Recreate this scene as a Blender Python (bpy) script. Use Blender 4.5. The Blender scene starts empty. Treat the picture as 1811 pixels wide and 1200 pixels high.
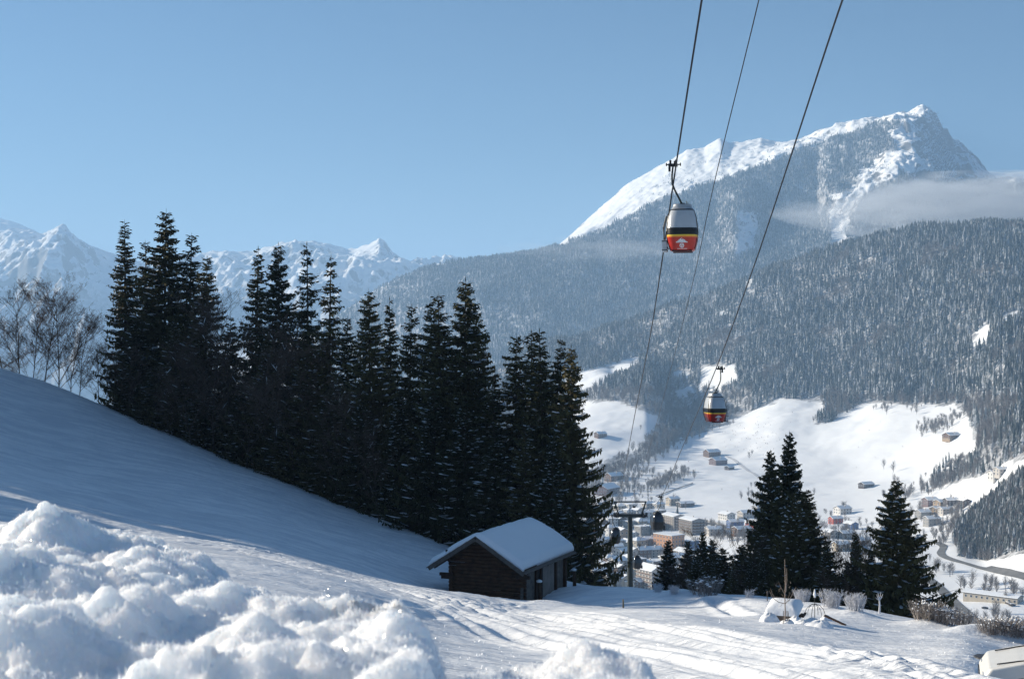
import bpy, math, random
import numpy as np
from mathutils import Vector, Matrix

# ------------------------------------------------------------------ camera, sky, sun, exposure
sc = bpy.context.scene
F = 2515.0            # focal length in photo pixels (1811 wide); camera at the origin looks along +Y
CU, CV = 905.5, 600.0
cam = bpy.data.cameras.new('camera'); cam_o = bpy.data.objects.new('camera', cam)
sc.collection.objects.link(cam_o); sc.camera = cam_o
cam.sensor_width = 36.0; cam.lens = 36.0 * F / 1811.0
cam_o.rotation_euler = (math.radians(90), 0, 0)
cam.clip_start = 0.1; cam.clip_end = 60000
cam.dof.use_dof = True; cam.dof.focus_distance = 90.0; cam.dof.aperture_fstop = 13.0

SUN_AZ = math.radians(-68)    # from the view direction, negative = left
SUN_EL = math.radians(19)
sdir = Vector((math.sin(SUN_AZ) * math.cos(SUN_EL), math.cos(SUN_AZ) * math.cos(SUN_EL), math.sin(SUN_EL)))
w = bpy.data.worlds.new('World'); sc.world = w; w.use_nodes = True
nt = w.node_tree; nt.nodes.clear()
sky = nt.nodes.new('ShaderNodeTexSky'); sky.sky_type = 'NISHITA'; sky.sun_disc = False
sky.sun_elevation = SUN_EL; sky.sun_rotation = SUN_AZ
sky.altitude = 1300; sky.air_density = 1.0; sky.dust_density = 0.8; sky.ozone_density = 3.0
bg = nt.nodes.new('ShaderNodeBackground'); bg.inputs[1].default_value = 0.05
wo = nt.nodes.new('ShaderNodeOutputWorld')
tint = nt.nodes.new('ShaderNodeMix'); tint.data_type = 'RGBA'; tint.blend_type = 'MULTIPLY'; tint.inputs[0].default_value = 1.0
tint.inputs[7].default_value = (.44, .71, .87, 1)          # the clean cold blue of the mountain air
nt.links.new(sky.outputs[0], tint.inputs[6]); nt.links.new(tint.outputs[2], bg.inputs[0]); nt.links.new(bg.outputs[0], wo.inputs[0])
sun = bpy.data.lights.new('sun', 'SUN'); sun.energy = 5.0; sun.angle = math.radians(0.53); sun.color = (1.0, 0.90, 0.73)
sun_o = bpy.data.objects.new('sun', sun); sc.collection.objects.link(sun_o)
sun_o.rotation_euler = sdir.to_track_quat('Z', 'Y').to_euler()
sc.view_settings.view_transform = 'Standard'; sc.view_settings.look = 'None'
sc.view_settings.exposure = 0.98; sc.view_settings.gamma = 1.0; sc.view_settings.use_curve_mapping = False
sc.render.engine = 'CYCLES'
sc.cycles.use_denoising = True
sc.cycles.max_bounces = 5; sc.cycles.diffuse_bounces = 3; sc.cycles.volume_bounces = 1
sc.cycles.transparent_max_bounces = 6; sc.cycles.transmission_bounces = 3
sc.cycles.volume_max_steps = 64; sc.cycles.volume_step_rate = 1.0

random.seed(7); RNG = np.random.default_rng(7)
COL = sc.collection

# ------------------------------------------------------------------ small helpers
def P(u, v, d):
    return Vector(((u - CU) / F * d, d, (CV - v) / F * d))

def mesh(name, verts, faces, smooth=False, mats=None, fmat=None):
    me = bpy.data.meshes.new(name)
    verts = np.asarray(verts, dtype=np.float32).reshape(-1, 3)
    if isinstance(faces, np.ndarray):
        k = faces.shape[1]; n = len(faces)
        me.vertices.add(len(verts)); me.vertices.foreach_set('co', verts.ravel())
        me.loops.add(n * k); me.loops.foreach_set('vertex_index', faces.astype(np.int32).ravel())
        me.polygons.add(n); me.polygons.foreach_set('loop_start', np.arange(0, n * k, k, dtype=np.int32))
        me.polygons.foreach_set('loop_total', np.full(n, k, dtype=np.int32))
        me.update(calc_edges=True)
    else:
        me.from_pydata(verts.tolist(), [], faces); me.update()
    if mats:
        for m in (mats if isinstance(mats, (list, tuple)) else [mats]): me.materials.append(m)
    if fmat is not None: me.polygons.foreach_set('material_index', np.asarray(fmat, dtype=np.int32))
    if smooth: me.polygons.foreach_set('use_smooth', np.ones(len(me.polygons), dtype=bool))
    return me

def link(name, me, parent=None, loc=(0, 0, 0), rz=0.0, scale=None):
    o = bpy.data.objects.new(name, me); COL.objects.link(o)
    o.location = loc; o.rotation_euler = (0, 0, rz)
    if scale is not None: o.scale = scale if hasattr(scale, '__len__') else (scale,) * 3
    if parent is not None: o.parent = parent
    return o

def tag(o, label=None, cat=None, group=None, kind=None):
    if label: o['label'] = label
    if cat: o['category'] = cat
    if group: o['group'] = group
    if kind: o['kind'] = kind
    return o

def thing(name, label, cat, loc=(0, 0, 0), rz=0.0, group=None, scale=None):
    o = link(name, None, None, loc, rz, scale); o.empty_display_size = 0.5
    return tag(o, label, cat, group)

class MB:                                   # a mesh builder collecting shapes for ONE mesh
    def __init__(s): s.v = []; s.f = []; s.m = []
    def add(s, vs, fs, m=0):
        b = len(s.v); s.v += [tuple(p) for p in vs]
        for f in fs: s.f.append(tuple(i + b for i in f)); s.m.append(m)
    def box(s, c, size, rot=None, m=0):
        hx, hy, hz = size[0] / 2, size[1] / 2, size[2] / 2
        vs = [Vector((x, y, z)) for z in (-hz, hz) for y in (-hy, hy) for x in (-hx, hx)]
        if rot is not None: vs = [rot @ p for p in vs]
        vs = [p + Vector(c) for p in vs]
        s.add(vs, [(0, 2, 3, 1), (4, 5, 7, 6), (0, 1, 5, 4), (2, 6, 7, 3), (0, 4, 6, 2), (1, 3, 7, 5)], m)
    def beam(s, a, b, wd, ht, m=0):
        a, b = Vector(a), Vector(b); d = b - a
        q = d.to_track_quat('X', 'Z').to_matrix()
        s.box((a + b) / 2, (d.length, wd, ht), q, m)
    def tube(s, pts, rad, n=6, m=0, cap=True):
        pts = [Vector(p) for p in pts]; k = len(pts)
        if not hasattr(rad, '__len__'): rad = [rad] * k
        vs = []; fs = []
        prev = None
        for i, p in enumerate(pts):
            t = (pts[min(i + 1, k - 1)] - pts[max(i - 1, 0)]).normalized()
            if prev is None:
                a = Vector((0, 0, 1)) if abs(t.z) < 0.9 else Vector((1, 0, 0)); x = t.cross(a).normalized()
            else: x = (prev - t * prev.dot(t)).normalized()
            prev = x; y = t.cross(x)
            for j in range(n):
                an = 2 * math.pi * j / n
                vs.append(p + (x * math.cos(an) + y * math.sin(an)) * rad[i])
        for i in range(k - 1):
            for j in range(n):
                j2 = (j + 1) % n; fs.append((i * n + j, i * n + j2, (i + 1) * n + j2, (i + 1) * n + j))
        if cap: fs.append(tuple(range(n - 1, -1, -1))); fs.append(tuple((k - 1) * n + j for j in range(n)))
        s.add(vs, fs, m)
    def disc(s, c, axis, r, th, n=14, m=0):
        a = Vector(axis).normalized(); c = Vector(c)
        s.tube([c - a * th / 2, c + a * th / 2], r, n, m)
    def mesh(s, name, mats, smooth=False): return mesh(name, s.v, s.f, smooth, mats, s.m)

def pchip(xk, yk, x):
    xk = np.asarray(xk, float); yk = np.asarray(yk, float); x = np.clip(x, xk[0], xk[-1])
    h = np.diff(xk); dl = np.diff(yk) / h
    m = np.zeros_like(yk); m[0] = dl[0]; m[-1] = dl[-1]
    for i in range(1, len(xk) - 1):
        if dl[i - 1] * dl[i] > 0:
            w1 = 2 * h[i] + h[i - 1]; w2 = h[i] + 2 * h[i - 1]
            m[i] = (w1 + w2) / (w1 / dl[i - 1] + w2 / dl[i])
    i = np.clip(np.searchsorted(xk, x, side='right') - 1, 0, len(xk) - 2)
    t = (x - xk[i]) / h[i]
    return ((2*t**3 - 3*t**2 + 1) * yk[i] + (t**3 - 2*t**2 + t) * h[i] * m[i] + (-2*t**3 + 3*t**2) * yk[i+1] + (t**3 - t**2) * h[i] * m[i+1])

def rows_interp(Y, t, sharp=0.0):
    """Y (K,N) at knots 0..K-1 -> (M,N) at t, monotone cubic mixed with linear."""
    K = len(Y); dl = np.diff(Y, axis=0); m = np.zeros_like(Y); m[0] = dl[0]; m[-1] = dl[-1]
    for i in range(1, K - 1):
        a, b = dl[i - 1], dl[i]; ok = a * b > 0
        m[i] = np.where(ok, 2 * a * b / np.where(ok, a + b, 1), 0)
    i = np.clip(t.astype(int), 0, K - 2); s = (t - i)[:, None]
    cub = (2*s**3 - 3*s**2 + 1) * Y[i] + (s**3 - 2*s**2 + s) * m[i] + (-2*s**3 + 3*s**2) * Y[i+1] + (s**3 - s**2) * m[i+1]
    lin = Y[i] * (1 - s) + Y[i+1] * s
    return cub * (1 - sharp) + lin * sharp

def _grad(ix, iy, seed):
    h = (ix.astype(np.int64) * 374761393 + iy.astype(np.int64) * 668265263 + seed * 2147483647) & 0xffffffff
    h = ((h ^ (h >> 13)) * 1274126177) & 0xffffffff; h = (h ^ (h >> 16)) & 0xffff
    a = h * (2 * np.pi / 65536.0); return np.cos(a), np.sin(a)
def perlin(x, y, seed=0):
    ix = np.floor(x); iy = np.floor(y); fx = x - ix; fy = y - iy
    u = fx**3 * (fx * (fx * 6 - 15) + 10); v = fy**3 * (fy * (fy * 6 - 15) + 10)
    def c(dx, dy):
        gx, gy = _grad(ix + dx, iy + dy, seed); return gx * (fx - dx) + gy * (fy - dy)
    a = c(0, 0); b = c(1, 0); cc = c(0, 1); d = c(1, 1)
    return ((a * (1 - u) + b * u) * (1 - v) + (cc * (1 - u) + d * u) * v) * 1.5
def fbm(x, y, oct=5, seed=0, gain=0.5, ridged=False):
    r = np.zeros(np.broadcast(x, y).shape); a = 1.0; tot = 0
    for i in range(oct):
        n = perlin(x * 2**i + 17.3 * i, y * 2**i - 9.1 * i, seed + i)
        if ridged: n = 1 - 2 * np.abs(n)
        r = r + a * n; tot += a; a *= gain
    return r / tot
def in_poly(u, v, poly):
    r = np.zeros(u.shape, bool); n = len(poly)
    for i in range(n):
        x1, y1 = poly[i]; x2, y2 = poly[(i + 1) % n]
        if y1 == y2: continue
        c = ((y1 > v) != (y2 > v)) & (u < (x2 - x1) * (v - y1) / (y2 - y1) + x1)
        r ^= c
    return r
def sstep(a, b, x):
    t = np.clip((x - a) / (b - a), 0, 1); return t * t * (3 - 2 * t)

class Sheet:
    """terrain lofted through depth profiles; columns are bearings, rows run away from the viewer"""
    def __init__(s, us, Dk, Zk, per, sharp=0.0):
        s.us = us; K = len(Dk)
        t = np.concatenate([np.linspace(i, i + 1, per[i], endpoint=False) for i in range(K - 1)] + [[K - 1.0]])
        s.t = t
        s.D = rows_interp(Dk, t, 1.0 if sharp else 0.0); s.Z = rows_interp(Zk, t, sharp)
        s.D = np.maximum.accumulate(s.D + np.arange(len(t))[:, None] * 1e-4, axis=0)
        s.X = (us[None, :] - CU) / F * s.D
    def v(s): return CV - s.Z / s.D * F
    def build(s, name, mat, smooth=True, attr=None):
        M, N = s.D.shape
        vs = np.stack([s.X, s.D, s.Z], -1).reshape(-1, 3)
        i = np.arange(M * N).reshape(M, N)
        fs = np.stack([i[:-1, :-1], i[:-1, 1:], i[1:, 1:], i[1:, :-1]], -1).reshape(-1, 4)
        me = mesh(name, vs, fs, smooth, mat)
        if attr:
            for k, a in attr.items():
                at = me.attributes.new(k, 'FLOAT', 'POINT'); at.data.foreach_set('value', a.ravel().astype(np.float32))
        return link(name, me)
    def col(s, u):
        f = np.interp(u, s.us, np.arange(len(s.us))); i = int(min(f, len(s.us) - 2)); w = f - i
        return s.D[:, i] * (1 - w) + s.D[:, i+1] * w, s.Z[:, i] * (1 - w) + s.Z[:, i+1] * w
    def h(s, x, y):
        d, z = s.col(x / y * F + CU); return float(np.interp(y, d, z))
    def hit(s, u, v, dmin=0):
        d, z = s.col(u); vv = CV - z / d * F
        k = np.nonzero((vv <= v) & (d > dmin))[0]
        if len(k) == 0: k = [len(d) - 1]
        k = k[0]
        if k > 0 and vv[k-1] > v >= vv[k]:
            w = (vv[k-1] - v) / (vv[k-1] - vv[k] + 1e-9); dd = d[k-1] * (1-w) + d[k] * w; zz = z[k-1] * (1-w) + z[k] * w
        else: dd, zz = d[k], z[k]
        return Vector(((u - CU) / F * dd, dd, zz))

def curves(us, table, smooth=True):
    """table: list of curves; each a list of (u, d, v) knots -> D, Z arrays (K,N)"""
    D = []; Z = []
    for c in table:
        uk = [p[0] for p in c]; dk = np.array([p[1] for p in c], float); vk = np.array([p[2] for p in c], float)
        if smooth: d = pchip(uk, dk, us); v = pchip(uk, vk, us)
        else: d = np.interp(us, uk, dk); v = np.interp(us, uk, vk)
        D.append(d); Z.append((CV - v) / F * d)
    return np.array(D), np.array(Z)

# ------------------------------------------------------------------ materials
class NT:
    def __init__(s, name):
        s.mat = bpy.data.materials.new(name); s.mat.use_nodes = True; s.t = s.mat.node_tree; s.t.nodes.clear()
        s.out = s.n('ShaderNodeOutputMaterial')
    def n(s, ty, **kw):
        x = s.t.nodes.new(ty)
        for k, v in kw.items(): setattr(x, k, v)
        return x
    def l(s, a, b): s.t.links.new(a, b)
    def bsdf(s, col=(.8, .8, .8), rough=.6, spec=.3, metal=0.0):
        b = s.n('ShaderNodeBsdfPrincipled'); s.b = b
        b.inputs['Base Color'].default_value = (*col, 1); b.inputs['Roughness'].default_value = rough
        b.inputs['Specular IOR Level'].default_value = spec; b.inputs['Metallic'].default_value = metal
        s.l(b.outputs[0], s.out.inputs[0]); return b
    def coord(s, which='Object', scale=(1, 1, 1), rot=(0, 0, 0)):
        c = s.n('ShaderNodeTexCoord'); m = s.n('ShaderNodeMapping'); m.inputs['Scale'].default_value = scale
        m.inputs['Rotation'].default_value = rot
        s.l(c.outputs[which], m.inputs[0]); return m.outputs[0]
    def noise(s, scale=5, detail=4, vec=None, rough=.5, dist=0):
        x = s.n('ShaderNodeTexNoise'); x.inputs['Scale'].default_value = scale; x.inputs['Detail'].default_value = detail
        x.inputs['Roughness'].default_value = rough; x.inputs['Distortion'].default_value = dist
        if vec is not None: s.l(vec, x.inputs['Vector'])
        return x.outputs['Fac']
    def ramp(s, fac, stops):
        r = s.n('ShaderNodeValToRGB'); e = r.color_ramp.elements
        while len(e) > len(stops): e.remove(e[-1])
        while len(e) < len(stops): e.new(0.5)
        for el, (p, c) in zip(e, stops): el.position = p; el.color = (*c, 1) if len(c) == 3 else c
        s.l(fac, r.inputs[0]); return r.outputs[0]
    def mix(s, fac, a, b):
        m = s.n('ShaderNodeMix', data_type='RGBA')
        for sock, val in ((m.inputs[0], fac), (m.inputs[6], a), (m.inputs[7], b)):
            if isinstance(val, (int, float)): sock.default_value = val
            elif isinstance(val, tuple): sock.default_value = (*val, 1)
            else: s.l(val, sock)
        return m.outputs[2]
    def math(s, op, a, b=0.0, clamp=False):
        m = s.n('ShaderNodeMath', operation=op, use_clamp=clamp)
        for sock, val in ((m.inputs[0], a), (m.inputs[1], b)):
            if isinstance(val, (int, float)): sock.default_value = val
            else: s.l(val, sock)
        return m.outputs[0]
    def bump(s, h, strength=.3, dist=.1, chain=None):
        b = s.n('ShaderNodeBump'); b.inputs['Strength'].default_value = strength; b.inputs['Distance'].default_value = dist
        s.l(h, b.inputs['Height'])
        if chain is not None: s.l(chain, b.inputs['Normal'])
        return b.outputs[0]
    def done(s, color=None, normal=None):
        if color is not None: s.l(color, s.b.inputs['Base Color'])
        if normal is not None: s.l(normal, s.b.inputs['Normal'])
        return s.mat

def plain(name, col, rough=.6, metal=0.0, var=.25, scale=6.0, spec=.3, bump=0.0):
    n = NT(name); n.bsdf(col, rough, spec, metal)
    f = n.noise(scale, 4, n.coord())
    c = n.ramp(f, [(.25, tuple(x * (1 - var) for x in col)), (.75, tuple(min(1, x * (1 + var * .6)) for x in col))])
    return n.done(c, n.bump(f, bump, .02) if bump else None)

def snow_mat(name, col=(.86, .87, .89), bumps=((8, .25, .05),), streak=0.0, sss=0.0):
    n = NT(name); b = n.bsdf(col, .55, .25)
    co = n.coord(); nm = None
    for sc_, st, di in bumps: nm = n.bump(n.noise(sc_, 5, co, .6), st, di, nm)
    if streak:
        s2 = n.noise(1.0, 4, n.coord(scale=(.35, 2.2, 1), rot=(0, 0, .25)), .55, .4)
        nm = n.bump(n.ramp(s2, [(.5, (0, 0, 0)), (.62, (1, 1, 1))]), streak, .12, nm)
    if sss:
        b.inputs['Subsurface Weight'].default_value = 1.0; b.inputs['Subsurface Scale'].default_value = sss
        b.inputs['Subsurface Radius'].default_value = (.8, .9, 1.0)
    col_ = None
    if streak: col_ = n.ramp(n.noise(1.0, 5, n.coord(scale=(.14, .8, 1), rot=(0, 0, .2)), .72, .3), [(.42, (.72, .74, .78)), (.60, (.92, .92, .93))])
    return n.done(col_, nm)

M = {}
M['snow_near'] = snow_mat('snow_near', (.88, .88, .90), ((.8, .35, .25), (6, .5, .05), (40, .5, .008)), streak=.5)
M['snow_bank'] = snow_mat('snow_bank', (.90, .90, .91), ((30, .35, .01), (160, .5, .002)), sss=.11)
M['snow'] = snow_mat('snow', (.87, .88, .90), ((3, .3, .08), (14, .3, .02)))
M['roof_snow'] = snow_mat('roof_snow', (.87, .88, .90), ((1.2, .25, .12), (9, .25, .02)))

# dark conifer needles, with per tree variation
def needles(name, a, b, frost=0.0, fs=.5):
    n = NT(name); n.bsdf(a, .75, .12)
    info = n.n('ShaderNodeObjectInfo'); f = n.noise(.9, 4, n.coord())
    f2 = n.math('ADD', n.math('MULTIPLY', f, .6), n.math('MULTIPLY', info.outputs['Random'], .4))
    c = n.ramp(f2, [(.3, a), (.7, b)])
    if frost:
        g = n.n('ShaderNodeNewGeometry'); sep = n.n('ShaderNodeSeparateXYZ'); n.l(g.outputs['Normal'], sep.inputs[0])
        k = n.math('ADD', sep.outputs[2], n.math('MULTIPLY', n.noise(fs, 3, n.coord()), 1.2))
        k = n.math('ADD', k, n.math('MULTIPLY', info.outputs['Random'], .35))
        m = n.ramp(n.math('MULTIPLY', k, .5), [(frost * .5, (0, 0, 0)), (frost * .5 + .11, (1, 1, 1))])
        c = n.mix(m, c, (.40, .42, .45))
    return n.done(c)
M['needles'] = needles('needles', (.040, .043, .018), (.125, .105, .042))
M['needles_frost'] = needles('needles_frost', (.045, .058, .060), (.095, .098, .090), .92, .35)
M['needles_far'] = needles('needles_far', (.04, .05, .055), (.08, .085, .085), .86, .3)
M['bark'] = plain('bark', (.070, .052, .040), .9, var=.5, scale=9, bump=.5)
M['twig'] = plain('twig', (.13, .085, .062), .85, var=.4, scale=3)
M['twig_frost'] = plain('twig_frost', (.26, .235, .225), .85, var=.5, scale=2)
M['twig_white'] = plain('twig_white', (.62, .63, .67), .7, var=.25, scale=5)
M['wood_dark'] = plain('wood_dark', (.060, .030, .018), .8, var=.5, scale=4, bump=.4)
M['wood_log'] = plain('wood_log', (.085, .038, .020), .85, var=.55, scale=5, bump=.5)
M['wood_grey'] = plain('wood_grey', (.14, .115, .10), .85, var=.4, scale=6, bump=.3)
M['stone'] = plain('stone', (.17, .14, .12), .9, var=.4, scale=5, bump=.6)
M['plaster'] = plain('plaster', (.27, .22, .19), .9, var=.3, scale=2.5, bump=.3)
M['steel'] = plain('steel', (.022, .032, .032), .55, .1, var=.2)
M['steel_dark'] = plain('steel_dark', (.03, .032, .036), .5, .5, var=.3)
M['steel_bright'] = plain('steel_bright', (.5, .5, .5), .4, .4, var=.15)
M['cable'] = plain('cable', (.045, .045, .05), .5, .6, var=.2)
M['rubber'] = plain('rubber', (.02, .02, .021), .8, var=.2)
M['glass_grey'] = plain('glass_grey', (.52, .53, .54), .22, .15, var=.06, spec=.6)
M['glass_dark'] = plain('glass_dark', (.035, .04, .05), .12, .2, var=.1, spec=.7)
M['black'] = plain('black', (.012, .012, .014), .35, var=.1)
M['red'] = plain('red', (.50, .030, .018), .35, var=.12, spec=.5)
M['orange'] = plain('orange', (.80, .22, .03), .35, var=.08, spec=.5)
M['yellow'] = plain('yellow', (.80, .55, .06), .35, var=.06)
M['white'] = plain('white', (.78, .78, .78), .4, var=.06)
M['asphalt'] = plain('asphalt', (.17, .165, .16), .9, var=.3, scale=.1)
M['wet_road'] = plain('wet_road', (.26, .21, .18), .7, var=.4, scale=1.5)

def terrain_mat(name, rock_lo, rock_hi, rock_col, floor_col, scale):
    """snow, bare rock where the ground is steep, dark litter under forest"""
    n = NT(name); n.bsdf((.85, .86, .88), .7, .1)
    g = n.n('ShaderNodeNewGeometry'); sep = n.n('ShaderNodeSeparateXYZ'); n.l(g.outputs['Normal'], sep.inputs[0])
    co = n.coord()
    f = n.noise(scale, 8, co, .65); f2 = n.noise(scale * 7, 5, co, .6)
    k = n.math('ADD', sep.outputs[2], n.math('MULTIPLY', n.math('SUBTRACT', f, .5), .75))
    k = n.math('ADD', k, n.math('MULTIPLY', n.math('SUBTRACT', f2, .5), .5))
    rock = n.ramp(k, [(rock_lo, (1, 1, 1)), (rock_hi, (0, 0, 0))])
    rc = n.ramp(f2, [(.3, tuple(c * .6 for c in rock_col)), (.7, rock_col)])
    c = n.mix(rock, (.86, .865, .88), rc)
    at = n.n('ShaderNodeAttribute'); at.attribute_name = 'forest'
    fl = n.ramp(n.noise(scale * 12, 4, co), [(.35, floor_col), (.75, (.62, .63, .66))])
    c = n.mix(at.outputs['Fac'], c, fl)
    nm = n.bump(f2, .25, 1.0 / scale * .015)
    return n.done(c, nm)
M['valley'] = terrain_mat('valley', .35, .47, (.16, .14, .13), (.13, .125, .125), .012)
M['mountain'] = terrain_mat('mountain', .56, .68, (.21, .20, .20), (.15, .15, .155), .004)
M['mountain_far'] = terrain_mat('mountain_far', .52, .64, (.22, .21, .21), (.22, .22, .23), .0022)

# ------------------------------------------------------------------ the near hillside
near_tab = [
 # (u, d, v) knots of each depth profile
 [(-3200, 3, 2050), (0, 3, 2050), (900, 3, 2050), (1811, 3, 2050), (5000, 3, 2050)],
 [(-3200, 14, 560), (-1200, 14, 760), (0, 14, 1010), (400, 14, 1090), (600, 14, 1150), (800, 14, 1210), (1100, 14, 1250), (1400, 14, 1262), (1600, 14, 1275), (1811, 14, 1310), (2400, 14, 1340), (5000, 14, 1400)],
 [(-3200, 26, 380), (-1200, 26, 640), (0, 26, 966), (400, 26, 1006), (600, 26, 1048), (800, 24, 1120), (950, 23, 1150), (1100, 22, 1158), (1400, 20, 1185), (1600, 18, 1203), (1811, 17, 1245), (2400, 17, 1290), (5000, 17, 1350)],
 [(-3200, 46, 250), (-1200, 46, 520), (0, 46, 930), (200, 46, 938), (400, 47, 966), (600, 50, 1010), (700, 52, 1030), (800, 55, 1046), (930, 58, 1067), (1100, 47, 1077), (1250, 36, 1098), (1400, 29, 1128), (1600, 23, 1158), (1811, 19, 1208), (2400, 19, 1260), (5000, 19, 1330)],
 [(-3200, 62, 160), (-1200, 62, 420), (0, 58, 905), (200, 60, 932), (400, 62, 960), (600, 63, 1006), (700, 66, 1032), (800, 68, 1060), (930, 70, 1068), (1100, 60, 1074), (1250, 46, 1092), (1400, 39, 1112), (1600, 31, 1163), (1700, 28, 1185), (1811, 27, 1215), (2400, 27, 1280), (5000, 27, 1300)],
 [(-3200, 90, 120), (-1200, 90, 330), (0, 90, 790), (200, 86, 848), (400, 84, 890), (600, 82, 955), (700, 80, 994), (800, 80, 1018), (930, 80, 1042), (1100, 72, 1052), (1250, 58, 1072), (1400, 52, 1080), (1600, 44, 1116), (1700, 41, 1130), (1811, 38, 1172), (2400, 38, 1230), (5000, 38, 1260)],
 [(-3200, 140, 60), (-1200, 140, 230), (-400, 136, 490), (0, 132, 650), (90, 130, 680), (200, 126, 725), (300, 121, 767), (400, 116, 811), (500, 110, 850), (600, 105, 891), (700, 98, 930), (790, 92, 966), (930, 88, 1016), (1000, 86, 1029), (1060, 85, 1036), (1100, 83, 1035), (1180, 80, 1048), (1240, 74, 1052), (1300, 70, 1054), (1400, 66, 1062), (1520, 62, 1080), (1600, 59, 1094), (1700, 54, 1105), (1811, 50, 1120), (2400, 50, 1150), (5000, 50, 1180)],
 [(-3200, 155, 240), (-1200, 155, 420), (0, 145, 760), (400, 128, 915), (600, 118, 995), (790, 106, 1060), (930, 100, 1110), (1060, 98, 1120), (1240, 88, 1160), (1400, 80, 1170), (1600, 72, 1190), (1811, 63, 1230), (2400, 63, 1260), (5000, 60, 1300)],
 [(-3200, 260, 600), (-1200, 260, 800), (0, 250, 1000), (400, 240, 1150), (800, 200, 1260), (1100, 170, 1320), (1400, 160, 1330), (1811, 140, 1340), (5000, 140, 1380)],
]
us_near = np.concatenate([np.linspace(-3200, -120, 90, endpoint=False), np.arange(-120, 1930, 2.6), np.linspace(1935, 5000, 60)])
Dn, Zn = curves(us_near, near_tab)
near = Sheet(us_near, Dn, Zn, [6, 40, 130, 60, 70, 60, 12, 12])
X, Y = near.X, near.D
far_fade = 1 - sstep(60, 130, Y) * .4
near.Z += fbm(X * .09, Y * .09, 3, 3) * .28 * far_fade + fbm(X * .6, Y * .35, 4, 11) * .045
# wind ridges over the hillside
hillm = sstep(48, 62, Y) * (1 - sstep(0, 12, X))
near.Z += hillm * (np.maximum(0, fbm(X * .45 + Y * .1, Y * .9, 3, 21)) * .14 + fbm(X * 1.3 + Y * .3, Y * 1.9, 3, 22) * .035)
# ski and sledge tracks running down along the lit strip
def seg_dist(px, py, ax, ay, bx, by):
    dx, dy = bx - ax, by - ay; L2 = dx * dx + dy * dy
    t = np.clip(((px - ax) * dx + (py - ay) * dy) / L2, 0, 1)
    return np.hypot(px - ax - t * dx, py - ay - t * dy), t
def track(pts, width, depth, rim=.4):
    best = np.full(X.shape, 1e9)
    for (a, b) in zip(pts[:-1], pts[1:]):
        dd, t = seg_dist(X, Y, a[0], a[1], b[0], b[1]); best = np.minimum(best, dd)
    g = np.exp(-(best / width) ** 2); r = np.exp(-((best - width * 2.1) / (width * .9)) ** 2)
    near.Z += -depth * g + depth * rim * r
def xy(u, v):
    p = near.hit(u, v, 16); return (p.x, p.y)
tr = np.random.default_rng(5)
def path(uv): return [xy(*p) for p in uv]
spine = [(-13.0, 45.5), (-9.5, 46.2), (-5.6, 45.0), (-2.6, 41.5), (-.6, 37), (1.0, 32), (2.3, 27.5), (3.3, 23.5), (4.1, 19.5), (4.7, 15)]
def smooth_line(pts, n=60):
    t = np.linspace(0, len(pts) - 1, n); k = np.arange(len(pts)); return list(zip(pchip(k, [p[0] for p in pts], t), pchip(k, [p[1] for p in pts], t)))
for off, wd, dp in [(-4.6, .14, .09), (-3.6, .3, .16), (-2.7, .12, .10), (-1.5, .2, .16), (-1.0, .12, .12), (.0, .34, .20), (.9, .14, .13), (1.4, .14, .13), (2.3, .22, .15), (3.3, .12, .09), (4.4, .16, .10), (5.4, .12, .07)]:
    ln = [(x + off * .62 * (.55 + .45 * (y - 15) / 30) + .12 * math.sin(y * .35 + off), y + off * .78 * (.55 + .45 * (y - 15) / 30)) for x, y in smooth_line(spine)]
    track(ln, wd, dp * .62)
# footprints crossing to the hut and the trampled patch before it
for (uu, vv, n_, su, sv, r_) in [(820, 1072, 26, 60, 11, .22), (870, 1075, 14, 30, 7, .16), (905, 1070, 12, 40, 4, .18)]:
    for _ in range(n_):
        q = xy(uu + tr.normal() * su, vv + tr.normal() * sv); dd = np.hypot(X - q[0], (Y - q[1]) * .8)
        near.Z += np.where(dd < 1.5, .38 * (-.13 * np.exp(-(dd / r_) ** 2) + .06 * np.exp(-((dd - r_ * 1.9) / (r_ * .7)) ** 2)), 0)
for _ in range(420):                                        # churned snow on the brow at lower right
    uu = tr.uniform(1430, 1800); vv = np.interp(uu, [1430, 1600, 1811], [1128, 1160, 1212]) + abs(tr.normal()) * 16 + 2
    q = xy(uu, vv); dd = np.hypot(X - q[0], (Y - q[1]) * .7)
    near.Z += np.where(dd < .6, tr.uniform(-.04, .03) * np.exp(-(dd / tr.uniform(.08, .2)) ** 2), 0)
track(path([(1262, 1066), (1290, 1078), (1316, 1090)]), .25, .15)
# drifts round the hut and the garden edge
for (uu, vv, r_, h_) in [(1010, 1048, 2.2, .5), (1085, 1045, 2.5, .35), (968, 1066, 1.0, .25), (1195, 1052, 1.2, .45), (1260, 1060, 1.0, .25), (1325, 1061, .8, .22), (1362, 1062, .8, .1), (1468, 1078, 1.0, .3), (1512, 1084, .9, .25),
                         (1740, 1117, .9, .35), (1700, 1108, .5, .15), (1640, 1098, .8, .2), (1800, 1122, .7, .3)]:
    q = xy(uu, vv + 6); dd = np.hypot(X - q[0], Y - q[1]); near.Z += h_ * np.exp(-(dd / r_) ** 2)
near.Z -= .9 * np.exp(-(np.hypot(X - 11.6, (Y - 28.6)) / 2.8) ** 2)
snow_hillside = near.build('snow_hillside', M['snow_near'])
tag(snow_hillside, 'snow covered hillside and meadow with ski tracks crossing the lit strip', kind='structure')

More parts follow.
